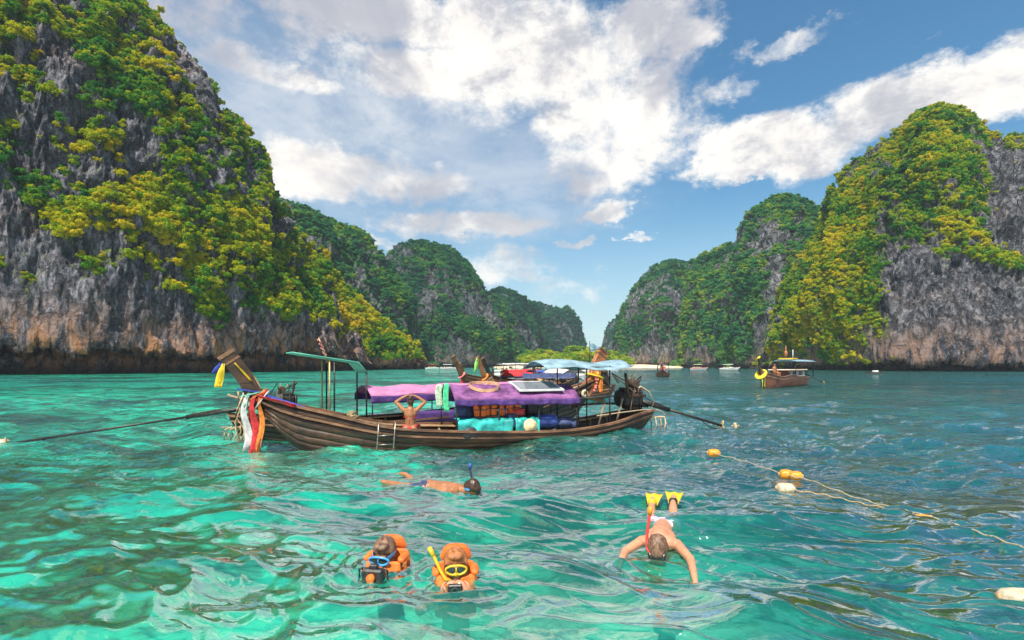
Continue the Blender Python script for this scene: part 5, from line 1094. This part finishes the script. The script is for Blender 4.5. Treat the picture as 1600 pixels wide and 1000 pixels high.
MB().box((0, 0, 0), (.115, .045, .072), bevel=.008).build('housing', M['blackplastic'], cm); MB().lathe((0, -.03, 0), [(.026, 0), (.028, .018), (.02, .02), (.018, .008), (.002, .006)], 16, rot=(1.57, 0, 0)).build('lens', M['lens'], cm); MB().box((.035, 0, .042), (.022, .02, .014), bevel=.003).build('shutter_button', M['metal'], cm)
# swimmer with blue mask and bigger camera
pA = wl(601, 888); sa = thing('person', 'dark haired swimmer in an orange life vest and blue dive mask aiming a camera', 'person', (pA.x + .02, pA.y + .05, -.06), -.15)
b = MB(); head(b, (-.01, -.06, .20), (.30, 0, -.05), 1.10); limb(b, [(0, .0, .12), (0, .0, -.05)], [.060, .07]); b.ball((0, .0, -.05), (.175, .10, .085)); limb(b, [(0, 0, -.05), (0, .05, -.35), (0, .15, -.6)], [.125, .12, .135])
for s_, wr, el_ in ((-1, (-.135, -.25, .04), (-.26, -.14, -.06)), (1, (.115, -.26, .045), (.27, -.12, -.10))):
    limb(b, [(s_ * .175, .0, -.05), el_], [.052, .043]); limb(b, [el_, ((el_[0] + wr[0]) / 2, (el_[1] + wr[1]) / 2 - .02, (el_[2] + wr[2]) / 2), wr], [.044, .038, .026]); hand(b, wr, (-s_ * .45, -.25, .75), (-s_ * .8, .1, -.1), .8, 1.1, side=s_)
    limb(b, [(s_ * .09, .15, -.6), (s_ * .11, .45, -.85), (s_ * .1, .85, -.95)], [.08, .06, .04])
finish(b, 'body', 'skin', sa, .0065, 3)
b = MB(); hair_on(b, (-.01, -.06, .20), (.30, 0, -.05), 1.14); finish(b, 'hair', 'hairmid', sa, .008, 2)
dive_mask(sa, (-.01, -.075, .205), (.30, 0, -.05), 'bluemask', 1.05, strap_m='bluemask'); vest(sa, None, .15)
cm = thing('camera', 'black underwater camera with an orange lens port held by the swimmer in the blue mask', 'camera', (pA.x - .03, pA.y - .28, .045), -.15)
MB().box((0, 0, 0), (.19, .08, .13), bevel=.015).box((0, .01, .08), (.08, .05, .04), bevel=.008).build('housing', M['blackplastic'], cm)
MB().lathe((0, -.04, .0), [(.036, 0), (.038, .03), (.03, .036), (.002, .04)], 20, rot=(1.57, 0, 0)).build('lens_port', M['vest'], cm); [MB().tube([(s_ * .10, 0, -.05), (s_ * .13, 0, -.03), (s_ * .13, 0, .05), (s_ * .10, 0, .06)], .012, 8).build('grip', M['blackplastic'], cm) for s_ in (-1, 1)]

# prone snorkeller with yellow fins, arms spread towards us (local -Y points to the head)
hD = wl(1028, 862); fD = wl(1043, 792); ax = (hD - fD); sp = thing('person', 'snorkeller floating face down with spread arms, lilac shorts and a red snorkel', 'person', (hD.x, hD.y, .0), math.atan2(ax.x, -ax.y) * 1.0)
sp.rotation_euler = (.04, 0, math.atan2(-ax.y, -ax.x) - math.pi / 2)
b = MB(); head(b, (0, -.02, .045), (1.15, 0, 0), 1.10)
limb(b, [(0, .10, .03), (0, .24, .03)], [.055, .075]); b.ball((0, .26, .01), (.20, .11, .085)); limb(b, [(0, .28, .0), (0, .45, .0), (0, .62, -.01), (0, .76, -.02)], [.115, .125, .110, .120]); b.ball((0, .42, -.0), (.165, .20, .095)); b.ball((0, .78, -.02), (.165, .12, .095))
for s_, el_, wr in ((-1, (-.33, .04, -.05), (-.36, -.24, -.13)), (1, (.31, .02, -.04), (.36, -.30, -.13))):
    limb(b, [(s_ * .18, .25, .0), el_], [.056, .043]); limb(b, [el_, ((el_[0] + wr[0]) / 2, (el_[1] + wr[1]) / 2, -.07), wr], [.044, .038, .026]); hand(b, wr, (s_ * .05, -1, -.05), (0, 0, -1), .25, 1.05, side=s_)
for s_, kn, an in ((-1, (-.17, 1.16, -.03), (-.18, 1.50, .03)), (1, (.10, 1.18, -.0), (.08, 1.54, .07))):
    limb(b, [(s_ * .09, .80, -.02), kn, ((kn[0] + an[0]) / 2, kn[1] + .14, (kn[2] + an[2]) / 2 + .005), an], [.092, .062, .055, .036]); b.ball((an[0], an[1] + .06, an[2] + .01), (.04, .09, .035), (.5, 0, 0))
finish(b, 'body', 'skinpale', sp, .0075, 3)
b = MB(); hair_on(b, (0, -.02, .045), (1.15, 0, 0), 1.15); finish(b, 'hair', 'hairmid', sp, .008, 2)
b = MB(); b.ball((0, .80, -.015), (.172, .135, .104)); [capsule(b, (s_ * .095, .84, -.02), (s_ * .125, 1.03, -.055), .102, .092) for s_ in (-1, 1)]; finish(b, 'shorts', 'lilac', sp, .011, 2)
snorkel(sp, [(-.05, -.14, .0), (-.10, -.08, .05), (-.105, -.02, .18), (-.085, .02, .34), (-.075, .03, .42)], 'red', 'orange', .015)
MB().tube([(.106 * math.cos(a), -.02 + .105 * math.sin(a), .06) for a in np.linspace(0, 6.28, 25)], 1, flat=(.005, .03), cap=False).build('mask_strap', M['strap'], sp)
MB().box((0, -.125, -.0), (.17, .05, .07), bevel=.015).build('dive_mask', M['blackplastic'], sp)
for s_, an in ((-1, (-.18, 1.54, .03)), (1, (.08, 1.58, .06))):
    rows = [[(an[0] + (u - .5) * (.12 + .12 * v), an[1] + .02 + .30 * v, an[2] - .04 + .10 * v - .03 * v * v + .008 * math.cos(u * 12)) for u in np.linspace(0, 1, 9)] for v in np.linspace(0, 1, 8)]
    fn = sheet('fin', rows, M['yellow'], sp, .012); MB().ball((an[0], an[1], an[2] + .005), (.058, .11, .045), None, 12, 8).build('foot_pocket', M['blackplastic' if s_ > 0 else 'yellow'], fn)
# prone swimmer further out, head to the right
hC = wl(735, 768); fC = wl(622, 752); ax = hC - fC; sc = thing('person', 'swimmer stretched out at the surface with a dark blue snorkel, head to the right', 'person', (hC.x, hC.y, -.035), math.atan2(-ax.y, -ax.x) - math.pi / 2)
b = MB(); head(b, (0, -.02, .08), (1.0, 0, 0), 1.10); limb(b, [(0, .10, .04), (0, .24, .04)], [.055, .075]); b.ball((0, .26, .035), (.20, .11, .085)); limb(b, [(0, .28, .02), (0, .45, .02), (0, .62, .02), (0, .76, .02)], [.115, .125, .110, .120]); b.ball((0, .42, .02), (.165, .20, .09)); b.ball((0, .78, .02), (.16, .13, .10))
for s_, el_, wr in ((-1, (-.38, .20, -.02), (-.40, -.10, -.05)), (1, (.36, .30, -.0), (.50, .06, -.04))):
    limb(b, [(s_ * .18, .25, .02), el_], [.056, .043]); limb(b, [el_, ((el_[0] + wr[0]) / 2, (el_[1] + wr[1]) / 2, -.03), wr], [.044, .038, .026]); hand(b, wr, (s_ * .2, -1, .0), (0, 0, -1), .3, 1.05, side=s_)
for s_, kn, an in ((-1, (-.13, 1.16, .0), (-.12, 1.52, .03)), (1, (.16, 1.14, -.04), (.24, 1.45, .10))):
    limb(b, [(s_ * .09, .80, .0), kn, ((kn[0] + an[0]) / 2, kn[1] + .14, (kn[2] + an[2]) / 2), an], [.092, .062, .055, .036]); b.ball((an[0], an[1] + .06, an[2]), (.04, .10, .035))
finish(b, 'body', 'skin', sc, .008, 3)
b = MB(); hair_on(b, (0, -.02, .08), (1.0, 0, 0), 1.15); finish(b, 'hair', 'hair', sc, .009, 2)
b = MB(); b.ball((0, .80, .02), (.168, .14, .106)); [capsule(b, (s_ * .095, .84, .0), (s_ * .12, 1.0, -.01), .100, .088) for s_ in (-1, 1)]; finish(b, 'shorts', 'navy', sc, .011, 2)
snorkel(sc, [(.05, -.14, .02), (.11, -.06, .05), (.12, .05, .18), (.115, .08, .34), (.11, .08, .40)], 'navy', 'bluebag', .016)
MB().tube([(.106 * math.cos(a), -.02 + .105 * math.sin(a), .09) for a in np.linspace(0, 6.28, 25)], 1, flat=(.005, .03), cap=False).build('mask_strap', M['bluemask'], sc)

# people aboard the far boat and on the cabin boat
def far_person(label, root, p, top, skin='skindark', stand=False, rz=0):
    t = thing('person', label, 'person', (Matrix.Translation(root.location) @ Matrix.Rotation(root.rotation_euler.z, 4, 'Z')) @ Vector(p), rz)
    b = MB(); hz = .85 if stand else 0; head(b, (0, 0, hz + .78), (0, 0, 0), 1.0); limb(b, [(0, 0, hz + .68), (0, 0, hz + .55)], [.055, .09])
    for s_ in (-1, 1):
        limb(b, [(s_ * .17, 0, hz + .55), (s_ * .25, -.05, hz + .30), (s_ * .20, -.22, hz + .15)], [.055, .042, .03]); hand(b, (s_ * .2, -.22, hz + .15), (0, -1, -.2), (0, 0, -1), .6, 1, side=s_)
        if stand: limb(b, [(s_ * .09, 0, hz + .05), (s_ * .12, -.02, .45), (s_ * .12, 0, .08)], [.09, .06, .04]); b.ball((s_ * .12, -.06, .03), (.04, .12, .035))
        else: limb(b, [(s_ * .09, 0, .08), (s_ * .12, -.42, .10), (s_ * .12, -.44, -.33)], [.09, .06, .04]); b.ball((s_ * .12, -.5, -.36), (.04, .12, .035))
    b.ball((0, 0, hz + .1), (.16, .12, .12)); limb(b, [(0, 0, hz + .1), (0, 0, hz + .5)], [.12, .12]); finish(b, 'body', skin, t, .016, 2)
    b = MB(); limb(b, [(0, 0, hz + .12), (0, 0, hz + .32), (0, 0, hz + .5)], [.15, .145, .15]); b.ball((0, 0, hz + .5), (.215, .115, .09)); finish(b, 'shirt', top, t, .02, 2)
    b = MB(); b.ball((0, .02, hz + .82), (.088, .10, .085)); b.build('hair', M['hair'], t); return t
far_person('person in a red top seated in the bow of the boat seen end on', b6, (7.0, .1, 1.0), 'redcloth'); far_person('person in dark clothes standing in the boat seen end on', b6, (6.0, -.2, .75), 'navy', stand=True)
far_person('person in blue seated in the middle of the boat seen end on', b6, (5.4, .4, .7), 'bluebag'); far_person('person in white sitting at the stern of the boat seen end on', b6, (2.0, -.3, .8), 'whitecloth')
far_person('bare chested person sitting on the fore deck of the cabin boat', b5, (L5 * .78, .1, 1.12), 'skin', 'skin', rz=.5)
# ------------------------------------------------------------------ sea air
hz_top = max(float(np.max(c_['V'][..., 2])) for c_ in (c1, c2, c2b, c3, c4, c5, c0, r1, r2, r3, r4)) + 9
hm = bpy.data.materials.new('sea_air'); hm.use_nodes = True; hm.node_tree.nodes.clear(); hn = NT(hm.node_tree)
pv = hn.node('ShaderNodeVolumePrincipled'); pv.inputs['Color'].default_value = (.66, .82, .95, 1); pv.inputs['Density'].default_value = .00020
mo = hn.node('ShaderNodeOutputMaterial'); hn.l.new(pv.outputs[0], mo.inputs['Volume'])
hz = MB().box((0, 300, (hz_top - 7) / 2), (4200, 4200, hz_top + 7)).build('haze', hm); hz['kind'] = 'stuff'
scene.cycles.volume_bounces = 0
